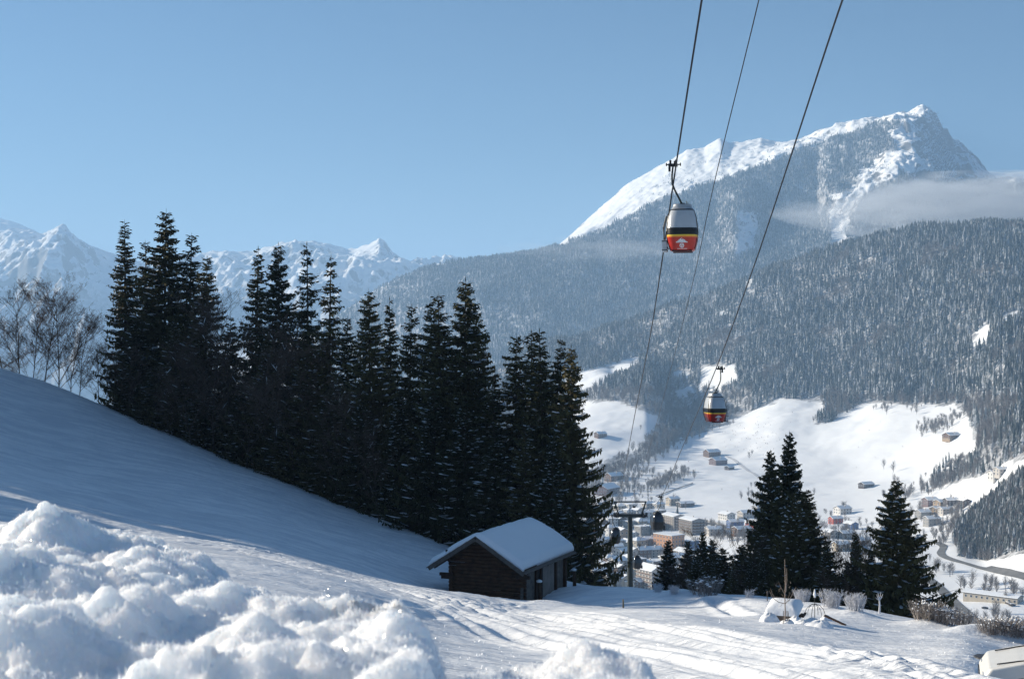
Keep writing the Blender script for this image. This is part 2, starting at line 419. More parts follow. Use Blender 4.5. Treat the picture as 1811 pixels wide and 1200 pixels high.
# ------------------------------------------------------------------ the fluffy snow bank right before the viewer
us_b = np.arange(-260, 1500, 2.6)
bank_tab = [
 [(-260, 1.15, 1420), (600, 1.15, 1440), (850, 1.2, 1460), (1000, 1.3, 1450), (1500, 1.3, 1500)],
 [(-260, 1.7, 1190), (0, 1.7, 1195), (300, 1.7, 1200), (600, 1.65, 1190), (740, 1.55, 1170), (800, 1.6, 1250), (860, 1.7, 1232), (920, 1.8, 1225), (1000, 1.85, 1215), (1100, 1.9, 1210), (1140, 1.9, 1200), (1180, 1.9, 1260), (1500, 1.9, 1420)],
 [(-260, 2.3, 1090), (0, 2.3, 1070), (200, 2.3, 1075), (380, 2.3, 1110), (560, 2.2, 1105), (690, 2.0, 1095), (760, 1.95, 1120), (800, 1.9, 1215), (860, 1.95, 1215), (920, 2.0, 1215), (1000, 2.1, 1195), (1070, 2.15, 1180), (1120, 2.15, 1195), (1160, 2.15, 1240), (1500, 2.1, 1460)],
 [(-260, 3.1, 1000), (0, 3.1, 960), (90, 3.1, 950), (160, 3.1, 965), (260, 3.1, 975), (345, 3.05, 1010), (420, 3.0, 1048), (520, 2.9, 1062), (600, 2.8, 1060), (700, 2.5, 1090), (760, 2.3, 1140), (800, 2.2, 1235), (900, 2.2, 1230), (1000, 2.3, 1225), (1070, 2.3, 1210), (1150, 2.3, 1260), (1500, 2.3, 1520)],
 [(-260, 3.9, 975), (0, 3.9, 943), (60, 3.9, 945), (130, 3.9, 946), (230, 3.9, 948), (300, 3.8, 975), (345, 3.7, 1010), (420, 3.5, 1062), (520, 3.3, 1110), (600, 3.2, 1135), (700, 2.9, 1190), (760, 2.7, 1200), (800, 2.5, 1300), (1000, 2.6, 1290), (1500, 2.6, 1600)],
 [(-260, 5.4, 1300), (300, 5.4, 1300), (700, 4.6, 1500), (1500, 4.0, 1700)],
]
Db, Zb = curves(us_b, bank_tab)
bank = Sheet(us_b, Db, Zb, [60, 120, 150, 120, 50])
X, Y = bank.X, bank.D
rb = np.random.default_rng(12)
def lump(u, v, d, r, h, k=2.0):
    x = (u - CU) / F * d; dd = np.hypot(X - x, (Y - d) * .8); bank.Z[:] += h * np.exp(-(dd / r) ** k)
for (u, v, d, r, h) in [(92, 905, 3.15, .075, .052), (645, 0, 3.05, .17, -.035), (655, 0, 2.75, .08, -.012), (60, 940, 3.0, .10, .025), (235, 945, 3.3, .08, .025), (318, 975, 3.2, .06, .02), (270, 960, 3.0, .07, .025), (388, 1022, 2.45, .07, .035), (262, 1050, 2.3, .055, .035),
                        (330, 1000, 2.7, .06, .02), (620, 1040, 2.65, .09, .0), (500, 1060, 2.4, .09, .025), (705, 1075, 2.05, .10, .012), (60, 1100, 1.95, .10, .05), (180, 1085, 2.1, .06, .035), (480, 1105, 1.95, .09, .03),
                        (1060, 1150, 2.1, .08, .018), (930, 1185, 2.0, .05, .015), (560, 1120, 1.8, .10, .03), (20, 1000, 2.6, .10, .03), (150, 1010, 2.6, .09, .02), (400, 1180, 1.7, .08, .02)]:
    lump(u, v, d, r, h * 1.1)
for _ in range(120):
    lump(rb.uniform(-150, 900), 0, rb.uniform(1.5, 3.7), rb.uniform(.025, .08), rb.normal() * .014)
def chunks(x, y, s, seed):
    gx, gy = x / s, y / s; ix, iy = np.floor(gx), np.floor(gy); best = np.full(x.shape, 9.0); hv = np.zeros(x.shape)
    for dx in (-1, 0, 1):
        for dy in (-1, 0, 1):
            a, b = _grad(ix + dx, iy + dy, seed); c, e = _grad(ix + dx, iy + dy, seed + 50)
            d = (gx - (ix + dx + .5 + .42 * a)) ** 2 + (gy - (iy + dy + .5 + .42 * b)) ** 2
            m = d < best; best = np.where(m, d, best); hv = np.where(m, .5 + .5 * c, hv)
    return np.clip(1 - best * 1.5, -.3, 1) * hv
wx = X + fbm(X * 9, Y * 9, 3, 61) * .03; wy = Y + fbm(X * 9, Y * 9, 3, 62) * .03
bank.Z += chunks(wx, wy, .17, 5) * .027 + chunks(wx, wy, .075, 6) * .020 + chunks(wx, wy, .033, 7) * .011 - .030
amp = 1 - sstep(750, 1300, us_b)[None, :] * .3
bank.Z += (fbm(X * 2.6, Y * 2.6, 2, 31) * .05 + fbm(X * 7, Y * 7, 3, 41) * .02 + fbm(X * 26, Y * 26, 3, 51, .6) * .006) * amp
snow_bank = bank.build('snow_bank', M['snow_bank'])
tag(snow_bank, 'fluffy lumpy bank of fresh snow', kind='structure')

# hoar frost needles standing on the bank
def frost_needles(name, sheet, n, lmin, lmax, wid, seed, rows, mat):
    r = np.random.default_rng(seed)
    MM, NN = sheet.D.shape
    a = r.uniform(rows[0], rows[1], n); b = r.uniform(0, NN - 2, n)
    # cluster with noise so tufts and bare spots alternate
    i = a.astype(int); j = b.astype(int); fa = a - i; fb = b - j
    def bil(A): return (A[i, j] * (1-fa) * (1-fb) + A[i+1, j] * fa * (1-fb) + A[i, j+1] * (1-fa) * fb + A[i+1, j+1] * fa * fb)
    x, y, z = bil(sheet.X), bil(sheet.D), bil(sheet.Z)
    keep = (fbm(x * 14, y * 14, 3, 5) * .9 + r.uniform(-.5, .5, n)) > -.12
    x, y, z = x[keep], y[keep], z[keep]; n = len(x)
    L = r.uniform(lmin, lmax, n) * r.uniform(.4, 1, n); az = r.uniform(0, 2 * np.pi, n); tilt = np.abs(r.normal(0, .8, n))
    dx, dy, dz = np.sin(tilt) * np.cos(az), np.sin(tilt) * np.sin(az), np.cos(tilt)
    s = r.uniform(0, np.pi, n); wx, wy = np.cos(s) * wid, np.sin(s) * wid
    p0 = np.stack([x - wx, y - wy, z - .001], -1); p1 = np.stack([x + wx, y + wy, z - .001], -1)
    p2 = np.stack([x + dx * L * .6 + wx * 1.4, y + dy * L * .6 + wy * 1.4, z + dz * L * .6], -1)
    p3 = np.stack([x + dx * L, y + dy * L, z + dz * L], -1)
    vs = np.stack([p0, p1, p2, p3], 1).reshape(-1, 3)
    fs = np.arange(n * 4).reshape(n, 4)
    return link(name, mesh(name, vs, fs, False, mat))
n_ = NT('frost'); b_ = n_.bsdf((.92, .93, .95), .3, .6); b_.inputs['Transmission Weight'].default_value = .0
tl = n_.n('ShaderNodeBsdfTranslucent'); tl.inputs[0].default_value = (.9, .92, .95, 1)
mx = n_.n('ShaderNodeMixShader'); mx.inputs[0].default_value = .45
n_.l(b_.outputs[0], mx.inputs[1]); n_.l(tl.outputs[0], mx.inputs[2]); n_.l(mx.outputs[0], n_.out.inputs[0]); M['frost'] = n_.mat
fr = frost_needles('frost_needles', bank, 170000, .005, .013, .0006, 3, (50, 470), M['frost'])
tag(fr, 'hoar frost crystals bristling on the snow bank', 'frost', kind='stuff')

def facet(r, spread):          # an ice plate; all turned roughly between sun and viewer so that they glint
    nrm = (Vector((-.66, -.42, .62)) + Vector(r.normal(size=3)) * spread).normalized(); a = nrm.cross(Vector(r.normal(size=3))).normalized()
    return a, nrm.cross(a)
r = np.random.default_rng(18); vs = []
a_ = r.uniform(60, 470, 9000); b_i = r.uniform(0, bank.D.shape[1] - 2, 9000).astype(int); a_i = a_.astype(int)
for i, j in zip(a_i, b_i):
    s = r.uniform(.0008, .0022); a, b = facet(r, .35)
    c = Vector((bank.X[i, j] + r.uniform(-.004, .004), bank.D[i, j], bank.Z[i, j] + r.uniform(.002, .008)))
    vs += [c + a * s, c - a * s * .5 + b * s * .87, c - a * s * .5 - b * s * .87]
n_ = NT('bank_glint'); n_.bsdf((.95, .95, .97), .08, 1.0, 0.0)
tag(link('bank_crystals', mesh('bank_crystals', vs, np.arange(len(vs)).reshape(-1, 3), False, n_.mat)), 'tiny ice crystals sparkling on the snow bank', kind='stuff')

# loose sparkling crystals on the sunlit strip and meadow
r = np.random.default_rng(8); vs = []; 
for k in range(3500):
    u = r.uniform(150, 1811); v = r.uniform(930, 1200)
    p = near.hit(u, v, 16)
    if p.y > 75: continue
    s = r.uniform(.007, .019) * (p.y / 30) ** .5
    a, b = facet(r, .30)
    c = p + Vector((0, 0, s * .8))
    vs += [c + a * s, c - a * s * .5 + b * s * .87, c - a * s * .5 - b * s * .87]
n_ = NT('ice_glint'); n_.bsdf((.93, .94, .96), .1, 1.0, 0.0); M['ice_glint'] = n_.mat
ic = link('ice_crystals', mesh('ice_crystals', vs, np.arange(len(vs)).reshape(-1, 3), False, M['ice_glint']))
tag(ic, 'scattered ice crystals glinting on the smooth snow', 'ice crystals', kind='stuff')

# ------------------------------------------------------------------ valley, village plain, meadows and the wooded ridge
us_v = np.concatenate([np.arange(-700, 860, 10), np.arange(860, 1900, 3), np.arange(1900, 2700, 10)]).astype(float)
def zc(knots): return [(u, d, CV - z / d * F) for u, d, z in knots]      # knots given as height instead of v
val_tab = [
 zc([(-700, 230, -50), (400, 230, -70), (1100, 165, -62), (1811, 140, -58), (2700, 140, -58)]),
 zc([(-700, 700, -190), (1100, 620, -172), (1811, 560, -170), (2700, 560, -165)]),
 [(-700, 950, 1080), (600, 950, 1090), (1040, 1050, 1060), (1250, 1050, 1060), (1500, 980, 1080), (1660, 930, 1092), (1811, 900, 1100), (2700, 880, 1100)],
 [(-700, 1500, 930), (1040, 1450, 930), (1200, 1400, 945), (1340, 1320, 945), (1500, 1230, 968), (1650, 1150, 992), (1740, 1060, 1020), (1811, 1010, 1032), (2700, 950, 1020)],
 [(-700, 1900, 880), (1040, 1750, 880), (1200, 1650, 895), (1340, 1560, 905), (1480, 1450, 925), (1600, 1330, 940), (1680, 1250, 950), (1740, 1150, 985), (1811, 1100, 955), (2000, 1050, 890), (2700, 1000, 800)],
 [(-700, 2300, 800), (900, 2200, 800), (1040, 2100, 800), (1200, 2000, 820), (1340, 1900, 835), (1480, 1800, 845), (1600, 1650, 855), (1680, 1500, 865), (1760, 1330, 850), (1811, 1250, 820), (2000, 1200, 760), (2700, 1200, 640)],
 [(-700, 2900, 740), (900, 2950, 720), (1030, 2950, 665), (1080, 2950, 650), (1138, 2900, 640), (1200, 2750, 725), (1290, 2520, 727), (1380, 2400, 706), (1450, 2350, 710), (1560, 2200, 710), (1700, 2000, 715), (1811, 1700, 700), (2700, 1700, 500)],
 [(-700, 3150, 735), (900, 3200, 690), (1000, 3200, 640), (1090, 3200, 622), (1150, 3150, 625), (1290, 2950, 600), (1450, 2800, 570), (1600, 2600, 550), (1811, 2300, 540), (2700, 2200, 430)],
 [(-700, 3500, 760), (600, 3500, 720), (850, 3500, 655), (1000, 3500, 590), (1100, 3500, 562), (1200, 3450, 532), (1350, 3350, 482), (1450, 3300, 442), (1560, 3200, 405), (1650, 3100, 391), (1811, 3000, 387), (2700, 2900, 350)],
 [(-700, 4200, 800), (850, 4200, 720), (1200, 4100, 620), (1811, 3800, 520), (2700, 3800, 480)],
]
Dv, Zv = curves(us_v, val_tab)
valley = Sheet(us_v, Dv, Zv, [10, 20, 50, 50, 60, 70, 60, 80, 16], sharp=.35)
X, Y = valley.X, valley.D
rise = sstep(1500, 2300, Y)
valley.Z += fbm(X / 420, Y / 420, 4, 61) * 16 * rise + fbm(X / 120, Y / 120, 4, 71) * (2.0 + 5 * rise)
valley.Z -= np.maximum(0, fbm(X / 260 + .3, Y / 700, 3, 81, ridged=True)) * 24 * sstep(2500, 2900, Y)
UU = np.broadcast_to(us_v[None, :], Y.shape); VV = valley.v()
F_all = [(-700, 200), (2700, 200), (2700, 830), (1830, 800), (1800, 808), (1760, 835), (1700, 850), (1650, 866), (1648, 836), (1690, 815), (1724, 795), (1722, 765), (1716, 745), (1690, 714), (1620, 716), (1560, 712), (1525, 712),
         (1470, 745), (1440, 752), (1462, 728), (1450, 708), (1380, 705), (1290, 744), (1210, 775), (1160, 803), (1095, 830), (1060, 862), (900, 890), (-700, 1000)]
S_clear = [[(1000, 668), (1032, 658), (1080, 643), (1140, 626), (1122, 650), (1075, 680), (1055, 695), (1000, 702)],
           [(1000, 706), (1060, 710), (1100, 712), (1140, 727), (1170, 738), (1160, 760), (1130, 795), (1100, 806), (1075, 815), (1000, 870)],
           [(1185, 655), (1215, 655), (1222, 668), (1190, 672)], [(1240, 648), (1300, 645), (1306, 668), (1280, 690), (1235, 690)], [(1195, 690), (1225, 680), (1230, 695), (1200, 705)],
           [(1630, 645), (1660, 632), (1664, 640), (1635, 655)], [(1597, 668), (1614, 658), (1616, 672), (1598, 680)], [(1715, 600), (1745, 570), (1760, 590), (1725, 620)], [(1770, 560), (1800, 545), (1806, 560), (1775, 580)],
           [(1592, 600), (1604, 594), (1606, 602), (1594, 606)], [(1310, 500), (1330, 492), (1332, 500)], [(1265, 560), (1290, 548), (1292, 556)]]
F_low = [[(1820, 826), (1792, 850), (1740, 892), (1700, 925), (1684, 955), (1700, 985), (1745, 992), (1790, 978), (1900, 960), (2700, 900), (2700, 700)]]
def forest_mask(u, v, d):
    m = in_poly(u, v, F_all) & (d > 1130)
    for p in S_clear: m &= ~in_poly(u, v, p)
    for p in F_low: m |= in_poly(u, v, p) & (d > 900)
    return m
jit = fbm(X / 60, Y / 60, 3, 91) * 9
Fm = forest_mask(UU + jit * 1.4, VV + jit, Y).astype(float)
valley_ground = valley.build('valley_ground', M['valley'], attr={'forest': Fm * .92})
tag(valley_ground, 'snowy valley with meadows rising to a wooded ridge', kind='structure')

# ------------------------------------------------------------------ the big mountain behind the ridge
us_m = np.concatenate([np.arange(300, 850, 8), np.arange(850, 1900, 2.8), np.arange(1900, 2700, 12)]).astype(float)
mt_tab = [
 [(300, 4400, 900), (850, 4400, 800), (1200, 4300, 640), (1811, 4000, 560), (2700, 3900, 500)],
 [(300, 5000, 880), (600, 5000, 740), (800, 5000, 640), (950, 5000, 560), (1080, 5000, 545), (1200, 5000, 520), (1300, 4900, 480), (1350, 4900, 470), (1460, 4900, 440), (1550, 4800, 420), (1811, 4500, 400), (2700, 4400, 370)],
 [(300, 5400, 840), (600, 5400, 660), (740, 5400, 560), (850, 5400, 520), (1000, 5400, 490), (1080, 5500, 470), (1180, 5500, 440), (1260, 5500, 415), (1300, 5300, 390), (1360, 5500, 395), (1440, 5550, 370), (1465, 5300, 355), (1520, 5300, 330), (1600, 5150, 330), (1640, 5250, 330), (1700, 5800, 335), (1811, 5300, 350), (2700, 5300, 340)],
 [(300, 5900, 800), (600, 5900, 600), (745, 5900, 510), (850, 5900, 478), (930, 5900, 463), (985, 5900, 442), (1060, 5900, 412), (1120, 5900, 382), (1180, 5900, 352), (1240, 5900, 330), (1330, 5900, 300), (1400, 5900, 272), (1470, 5900, 245), (1540, 5900, 222), (1580, 5750, 225), (1620, 5600, 245), (1650, 5750, 268), (1690, 6150, 295), (1740, 6200, 330), (1811, 5800, 345), (2700, 5800, 340)],
 [(300, 6300, 780), (450, 6300, 670), (600, 6300, 555), (680, 6300, 505), (745, 6300, 478), (800, 6300, 466), (880, 6300, 458), (930, 6300, 449), (985, 6300, 436), (1020, 6400, 406), (1060, 6500, 371), (1110, 6500, 330), (1165, 6500, 296), (1215, 6500, 266), (1245, 6500, 263), (1275, 6500, 248), (1290, 6500, 256), (1345, 6500, 246), (1370, 6500, 253), (1415, 6500, 251), (1440, 6500, 240), (1500, 6450, 226), (1535, 6400, 213), (1552, 6400, 216), (1590, 6300, 205), (1606, 6280, 206), (1622, 6180, 199), (1634, 6150, 197), (1646, 6180, 202), (1662, 6320, 224), (1680, 6450, 250), (1700, 6550, 272), (1722, 6600, 290), (1745, 6600, 312), (1811, 6250, 335), (2700, 6250, 400)],
 [(300, 6900, 620), (985, 6900, 560), (1245, 7000, 380), (1632, 6900, 330), (1811, 6900, 420), (2700, 6900, 500)],
]
Dm, Zm = curves(us_m, mt_tab, smooth=False)
Dm[:4] = np.array([pchip([p[0] for p in c], np.array([p[1] for p in c], float), us_m) for c in mt_tab[:4]])
mount = Sheet(us_m, Dm, Zm, [12, 60, 90, 90, 12], sharp=.75)
X, Y = mount.X, mount.D
UU = np.broadcast_to(us_m[None, :], Y.shape)
body = sstep(4700, 5200, Y)
edge = np.exp(-((Y - 6350) / 260.0) ** 2)
rocky = sstep(1250, 1480, UU) * .5 + sstep(1560, 1640, UU) * .5
mount.Z += (fbm(X / 500, Y / 800, 5, 101, .55, True) - .35) * 70 * body * (1 - edge * .7) * (.6 + rocky)
cliff = np.zeros(Y.shape)
for pl_ in ([(1295, 370), (1350, 365), (1345, 445), (1295, 460)], [(1462, 340), (1530, 315), (1600, 280), (1600, 325), (1540, 345), (1505, 440), (1462, 440)], [(1590, 210), (1660, 200), (1740, 320), (1650, 320)]):
    cliff = np.maximum(cliff, in_poly(UU, mount.v(), pl_).astype(float))
mount.Z += fbm(X / 110, Y / 160, 5, 111, .6, True) * (10 + 20 * rocky + 16 * cliff) * body * (1 - edge * .3)
mount.Z += fbm(X / 28, Y / 28, 3, 121, .6) * 4 * body
VV = mount.v()
F_mt = [(300, 780), (450, 670), (600, 555), (680, 505), (745, 476), (800, 463), (880, 455), (930, 447), (985, 438), (1060, 410), (1120, 380), (1180, 350), (1240, 328), (1290, 316), (1340, 296), (1400, 270), (1440, 256), (1500, 238), (1548, 216), (1585, 214), (1600, 222), (1570, 238), (1585, 262), (1560, 270), (1545, 292),
        (1590, 300), (1620, 322), (2100, 330), (2100, 600), (300, 900)]
C_mt = [[(1305, 375), (1345, 372), (1342, 400), (1332, 440), (1300, 455)], [(1464, 345), (1500, 338), (1525, 320), (1560, 318), (1530, 345), (1500, 400), (1495, 430), (1468, 432)],
        [(1520, 300), (1570, 285), (1600, 300), (1580, 322), (1520, 322)]]
jit = fbm(X / 130, Y / 130, 4, 131) * 14
def mt_mask(u, v):
    m = in_poly(u, v, F_mt)
    for p in C_mt: m &= ~in_poly(u, v, p)
    return m
Fmm = mt_mask(UU + jit, VV + jit * .7).astype(float) * (Y < 6250)
mountain = mount.build('mountain', M['mountain'], attr={'forest': Fmm * .8})
tag(mountain, 'big rocky mountain with snowy crest, forest below', kind='structure')

# ------------------------------------------------------------------ far ranges
def far_range(name, tab, per, mat, seed, amp, label, u0, u1, step, forest_below=None):
    us = np.arange(u0, u1, step).astype(float)
    Dk, Zk = curves(us, tab, smooth=False)
    sh = Sheet(us, Dk, Zk, per, sharp=.7); X, Y = sh.X, sh.D
    top = Dk[-2][None, :]; e = np.exp(-((Y - top) / 250.0) ** 2)
    sh.Z += (fbm(X / 900, Y / 1300, 5, seed, .58, True) - .3) * amp * (1 - e * .85)
    sh.Z += fbm(X / 170, Y / 170, 4, seed + 7, .6, True) * amp * .22 * (1 - e * .5)
    fm = np.zeros(Y.shape)
    if forest_below is not None:
        vv = sh.v() + fbm(X / 300, Y / 300, 4, seed + 3) * 26
        fm = np.clip((vv - forest_below) / 30, 0, 1) * .75
    o = sh.build(name, mat, attr={'forest': fm}); tag(o, label, kind='structure'); return sh
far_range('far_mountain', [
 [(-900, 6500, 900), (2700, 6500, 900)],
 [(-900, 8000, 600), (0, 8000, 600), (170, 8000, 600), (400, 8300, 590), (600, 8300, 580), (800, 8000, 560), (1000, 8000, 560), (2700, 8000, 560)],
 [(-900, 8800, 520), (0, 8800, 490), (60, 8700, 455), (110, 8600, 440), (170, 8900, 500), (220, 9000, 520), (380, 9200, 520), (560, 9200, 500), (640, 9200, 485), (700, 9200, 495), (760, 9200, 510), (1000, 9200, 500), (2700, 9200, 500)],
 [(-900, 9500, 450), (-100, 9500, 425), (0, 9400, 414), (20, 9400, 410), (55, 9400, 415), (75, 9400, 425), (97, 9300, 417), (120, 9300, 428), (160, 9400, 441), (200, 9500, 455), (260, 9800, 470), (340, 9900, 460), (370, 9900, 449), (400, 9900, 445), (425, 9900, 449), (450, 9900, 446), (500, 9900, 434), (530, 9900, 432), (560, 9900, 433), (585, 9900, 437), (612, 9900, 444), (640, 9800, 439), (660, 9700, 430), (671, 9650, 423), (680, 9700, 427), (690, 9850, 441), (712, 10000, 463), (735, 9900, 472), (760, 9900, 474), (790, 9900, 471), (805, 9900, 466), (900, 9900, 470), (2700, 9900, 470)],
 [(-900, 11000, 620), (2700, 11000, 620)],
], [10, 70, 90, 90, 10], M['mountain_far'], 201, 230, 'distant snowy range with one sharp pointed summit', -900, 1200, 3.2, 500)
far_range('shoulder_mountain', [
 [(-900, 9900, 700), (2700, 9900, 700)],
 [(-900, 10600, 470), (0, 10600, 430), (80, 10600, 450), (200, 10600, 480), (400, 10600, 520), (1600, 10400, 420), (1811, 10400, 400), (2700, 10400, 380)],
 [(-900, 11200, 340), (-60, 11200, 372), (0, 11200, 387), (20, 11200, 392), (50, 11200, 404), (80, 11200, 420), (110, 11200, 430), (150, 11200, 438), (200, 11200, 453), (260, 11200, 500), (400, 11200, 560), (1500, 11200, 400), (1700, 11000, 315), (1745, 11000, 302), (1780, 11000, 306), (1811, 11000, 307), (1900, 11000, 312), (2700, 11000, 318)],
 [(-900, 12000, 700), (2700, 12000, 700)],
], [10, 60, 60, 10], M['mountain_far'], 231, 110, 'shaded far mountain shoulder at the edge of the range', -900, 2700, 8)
# broad ground far below so no view falls off the world
gme = mesh('plain', [(-30000, -3000, -420), (30000, -3000, -420), (30000, 30000, -420), (-30000, 30000, -420)], [(0, 1, 2, 3)], False, M['snow'])
tag(link('far_ground', gme), 'snowy low ground beyond the valley', kind='structure')

# ------------------------------------------------------------------ air
def haze_mat(name, dens, col, aniso):
    m = bpy.data.materials.new(name); m.use_nodes = True; t = m.node_tree; t.nodes.clear()
    o = t.nodes.new('ShaderNodeOutputMaterial'); p = t.nodes.new('ShaderNodeVolumePrincipled')
    p.inputs['Color'].default_value = (*col, 1); p.inputs['Density'].default_value = dens; p.inputs['Anisotropy'].default_value = aniso
    t.links.new(p.outputs[0], o.inputs['Volume']); return m, p, t
hm, _, _ = haze_mat('haze_air', 1.05e-4, (.40, .64, .95), 0.1)
mb = MB(); mb.box((0, 11000, 430), (60000, 36000, 1800)); hz = link('haze', mb.mesh('haze', [hm]))
tag(hz, 'thin blue mountain haze filling the air', kind='stuff')
def mist_bank(loc, size, dens, label, seed):
    m, p, t = haze_mat('mist_air', dens, (.86, .9, .97), .3)
    c = t.nodes.new('ShaderNodeTexCoord'); n = t.nodes.new('ShaderNodeTexNoise'); n.inputs['Scale'].default_value = 2.6; n.inputs['Detail'].default_value = 5
    mp = t.nodes.new('ShaderNodeMapping'); mp.inputs['Location'].default_value = (seed, seed * .3, 0); mp.inputs['Scale'].default_value = (1.5, 1, .7)
    t.links.new(c.outputs['Object'], mp.inputs[0]); t.links.new(mp.outputs[0], n.inputs['Vector'])
    ln = t.nodes.new('ShaderNodeVectorMath'); ln.operation = 'LENGTH'; t.links.new(c.outputs['Object'], ln.inputs[0])
    f = t.nodes.new('ShaderNodeMath'); f.operation = 'SUBTRACT'; f.inputs[0].default_value = 1.0; t.links.new(ln.outputs['Value'], f.inputs[1])
    g = t.nodes.new('ShaderNodeMath'); g.operation = 'MULTIPLY_ADD'; g.use_clamp = True; t.links.new(f.outputs[0], g.inputs[0]); g.inputs[1].default_value = 1.5
    s = t.nodes.new('ShaderNodeMath'); s.operation = 'MULTIPLY_ADD'; t.links.new(n.outputs['Fac'], s.inputs[0]); s.inputs[1].default_value = 5.6; s.inputs[2].default_value = -2.95
    t.links.new(s.outputs[0], g.inputs[2])
    k = t.nodes.new('ShaderNodeMath'); k.operation = 'MULTIPLY'; t.links.new(g.outputs[0], k.inputs[0]); k.inputs[1].default_value = dens
    t.links.new(k.outputs[0], p.inputs['Density'])
    import bmesh
    bm = bmesh.new(); bmesh.ops.create_icosphere(bm, subdivisions=3, radius=1.0); me = bpy.data.meshes.new('mist'); bm.to_mesh(me); bm.free(); me.materials.append(m)
    o = link('mist', me, None, loc); o.scale = size; tag(o, label, kind='stuff'); return o
mist_bank(P(1800, 366, 4350), (780, 330, 112), .0080, 'grey mist bank lying across the flank of the big mountain', 3.1)
mist_bank(P(1100, 440, 4650), (420, 260, 45), .0010, 'faint mist wisp before the forest slope', 7.7)

# ------------------------------------------------------------------ forests (too many to count)
def low_spruce(name, tiers, n, mat, seed, trunk=True):
    r = random.Random(seed); m = MB()
    for k in range(tiers):
        z0 = .06 + .84 * k / tiers; z1 = min(1.0, z0 + 1.25 / tiers + .08); R = .17 * (1 - z0) ** .8 * r.uniform(.85, 1.1) + .012
        vs = [(r.uniform(-.01, .01), r.uniform(-.01, .01), z1)]
        for j in range(n):
            a = 2 * math.pi * (j + r.uniform(-.3, .3)) / n; q = R * (r.uniform(.62, 1.12) if j % 2 else r.uniform(.35, .7))
            vs.append((q * math.cos(a), q * math.sin(a), z0 - (.03 if j % 2 else -.02) + r.uniform(-.015, .015)))
        m.add(vs, [(0, 1 + j, 1 + (j + 1) % n) for j in range(n)])
    return m.mesh(name, [mat])
def scatter_stuff(name, proto_meshes, pts, scl, label, seed):
    """one object of instances placed by a node tree"""
    objs = []
    me = bpy.data.meshes.new(name); me.vertices.add(len(pts)); me.vertices.foreach_set('co', np.asarray(pts, np.float32).ravel())
    a = me.attributes.new('tree_scale', 'FLOAT', 'POINT'); a.data.foreach_set('value', np.asarray(scl, np.float32))
    o = link(name, me)
    g = bpy.data.node_groups.new(name, 'GeometryNodeTree')
    g.interface.new_socket('Geometry', in_out='INPUT', socket_type='NodeSocketGeometry'); g.interface.new_socket('Geometry', in_out='OUTPUT', socket_type='NodeSocketGeometry')
    gi = g.nodes.new('NodeGroupInput'); go = g.nodes.new('NodeGroupOutput')
    jn = g.nodes.new('GeometryNodeJoinGeometry'); k = len(proto_meshes)
    rnd = g.nodes.new('FunctionNodeRandomValue'); rnd.data_type = 'INT'; rnd.inputs['Min'].default_value = 0; rnd.inputs['Max'].default_value = k - 1; rnd.inputs['Seed'].default_value = seed
    ang = g.nodes.new('FunctionNodeRandomValue'); ang.data_type = 'FLOAT_VECTOR'; ang.inputs[0].default_value = (-.03, -.03, 0); ang.inputs[1].default_value = (.03, .03, 6.28); ang.inputs['Seed'].default_value = seed + 5
    wid = g.nodes.new('FunctionNodeRandomValue'); wid.data_type = 'FLOAT'; wid.inputs[2].default_value = .75; wid.inputs[3].default_value = 1.35
    na = g.nodes.new('GeometryNodeInputNamedAttribute'); na.data_type = 'FLOAT'; na.inputs[0].default_value = 'tree_scale'
    mul = g.nodes.new('ShaderNodeMath'); mul.operation = 'MULTIPLY'; g.links.new(na.outputs[0], mul.inputs[0]); g.links.new(wid.outputs[1], mul.inputs[1])
    cmb = g.nodes.new('ShaderNodeCombineXYZ'); g.links.new(mul.outputs[0], cmb.inputs[0]); g.links.new(mul.outputs[0], cmb.inputs[1]); g.links.new(na.outputs[0], cmb.inputs[2])
    for i, pm in enumerate(proto_meshes):
        po = bpy.data.objects.new(pm.name, pm)         # not linked into the scene: only a shape source
        oi = g.nodes.new('GeometryNodeObjectInfo'); oi.inputs[0].default_value = po; oi.inputs['As Instance'].default_value = True
        ip = g.nodes.new('GeometryNodeInstanceOnPoints')
        cmp_ = g.nodes.new('FunctionNodeCompare'); cmp_.data_type = 'INT'; cmp_.operation = 'EQUAL'
        g.links.new(rnd.outputs[2], cmp_.inputs[2]); cmp_.inputs[3].default_value = i
        g.links.new(gi.outputs[0], ip.inputs['Points']); g.links.new(cmp_.outputs[0], ip.inputs['Selection']); g.links.new(oi.outputs['Geometry'], ip.inputs['Instance'])
        g.links.new(ang.outputs[0], ip.inputs['Rotation']); g.links.new(cmb.outputs[0], ip.inputs['Scale'])
        g.links.new(ip.outputs[0], jn.inputs[0])
    g.links.new(jn.outputs[0], go.inputs[0])
    md = o.modifiers.new('instances', 'NODES'); md.node_group = g
    return tag(o, label, kind='stuff')

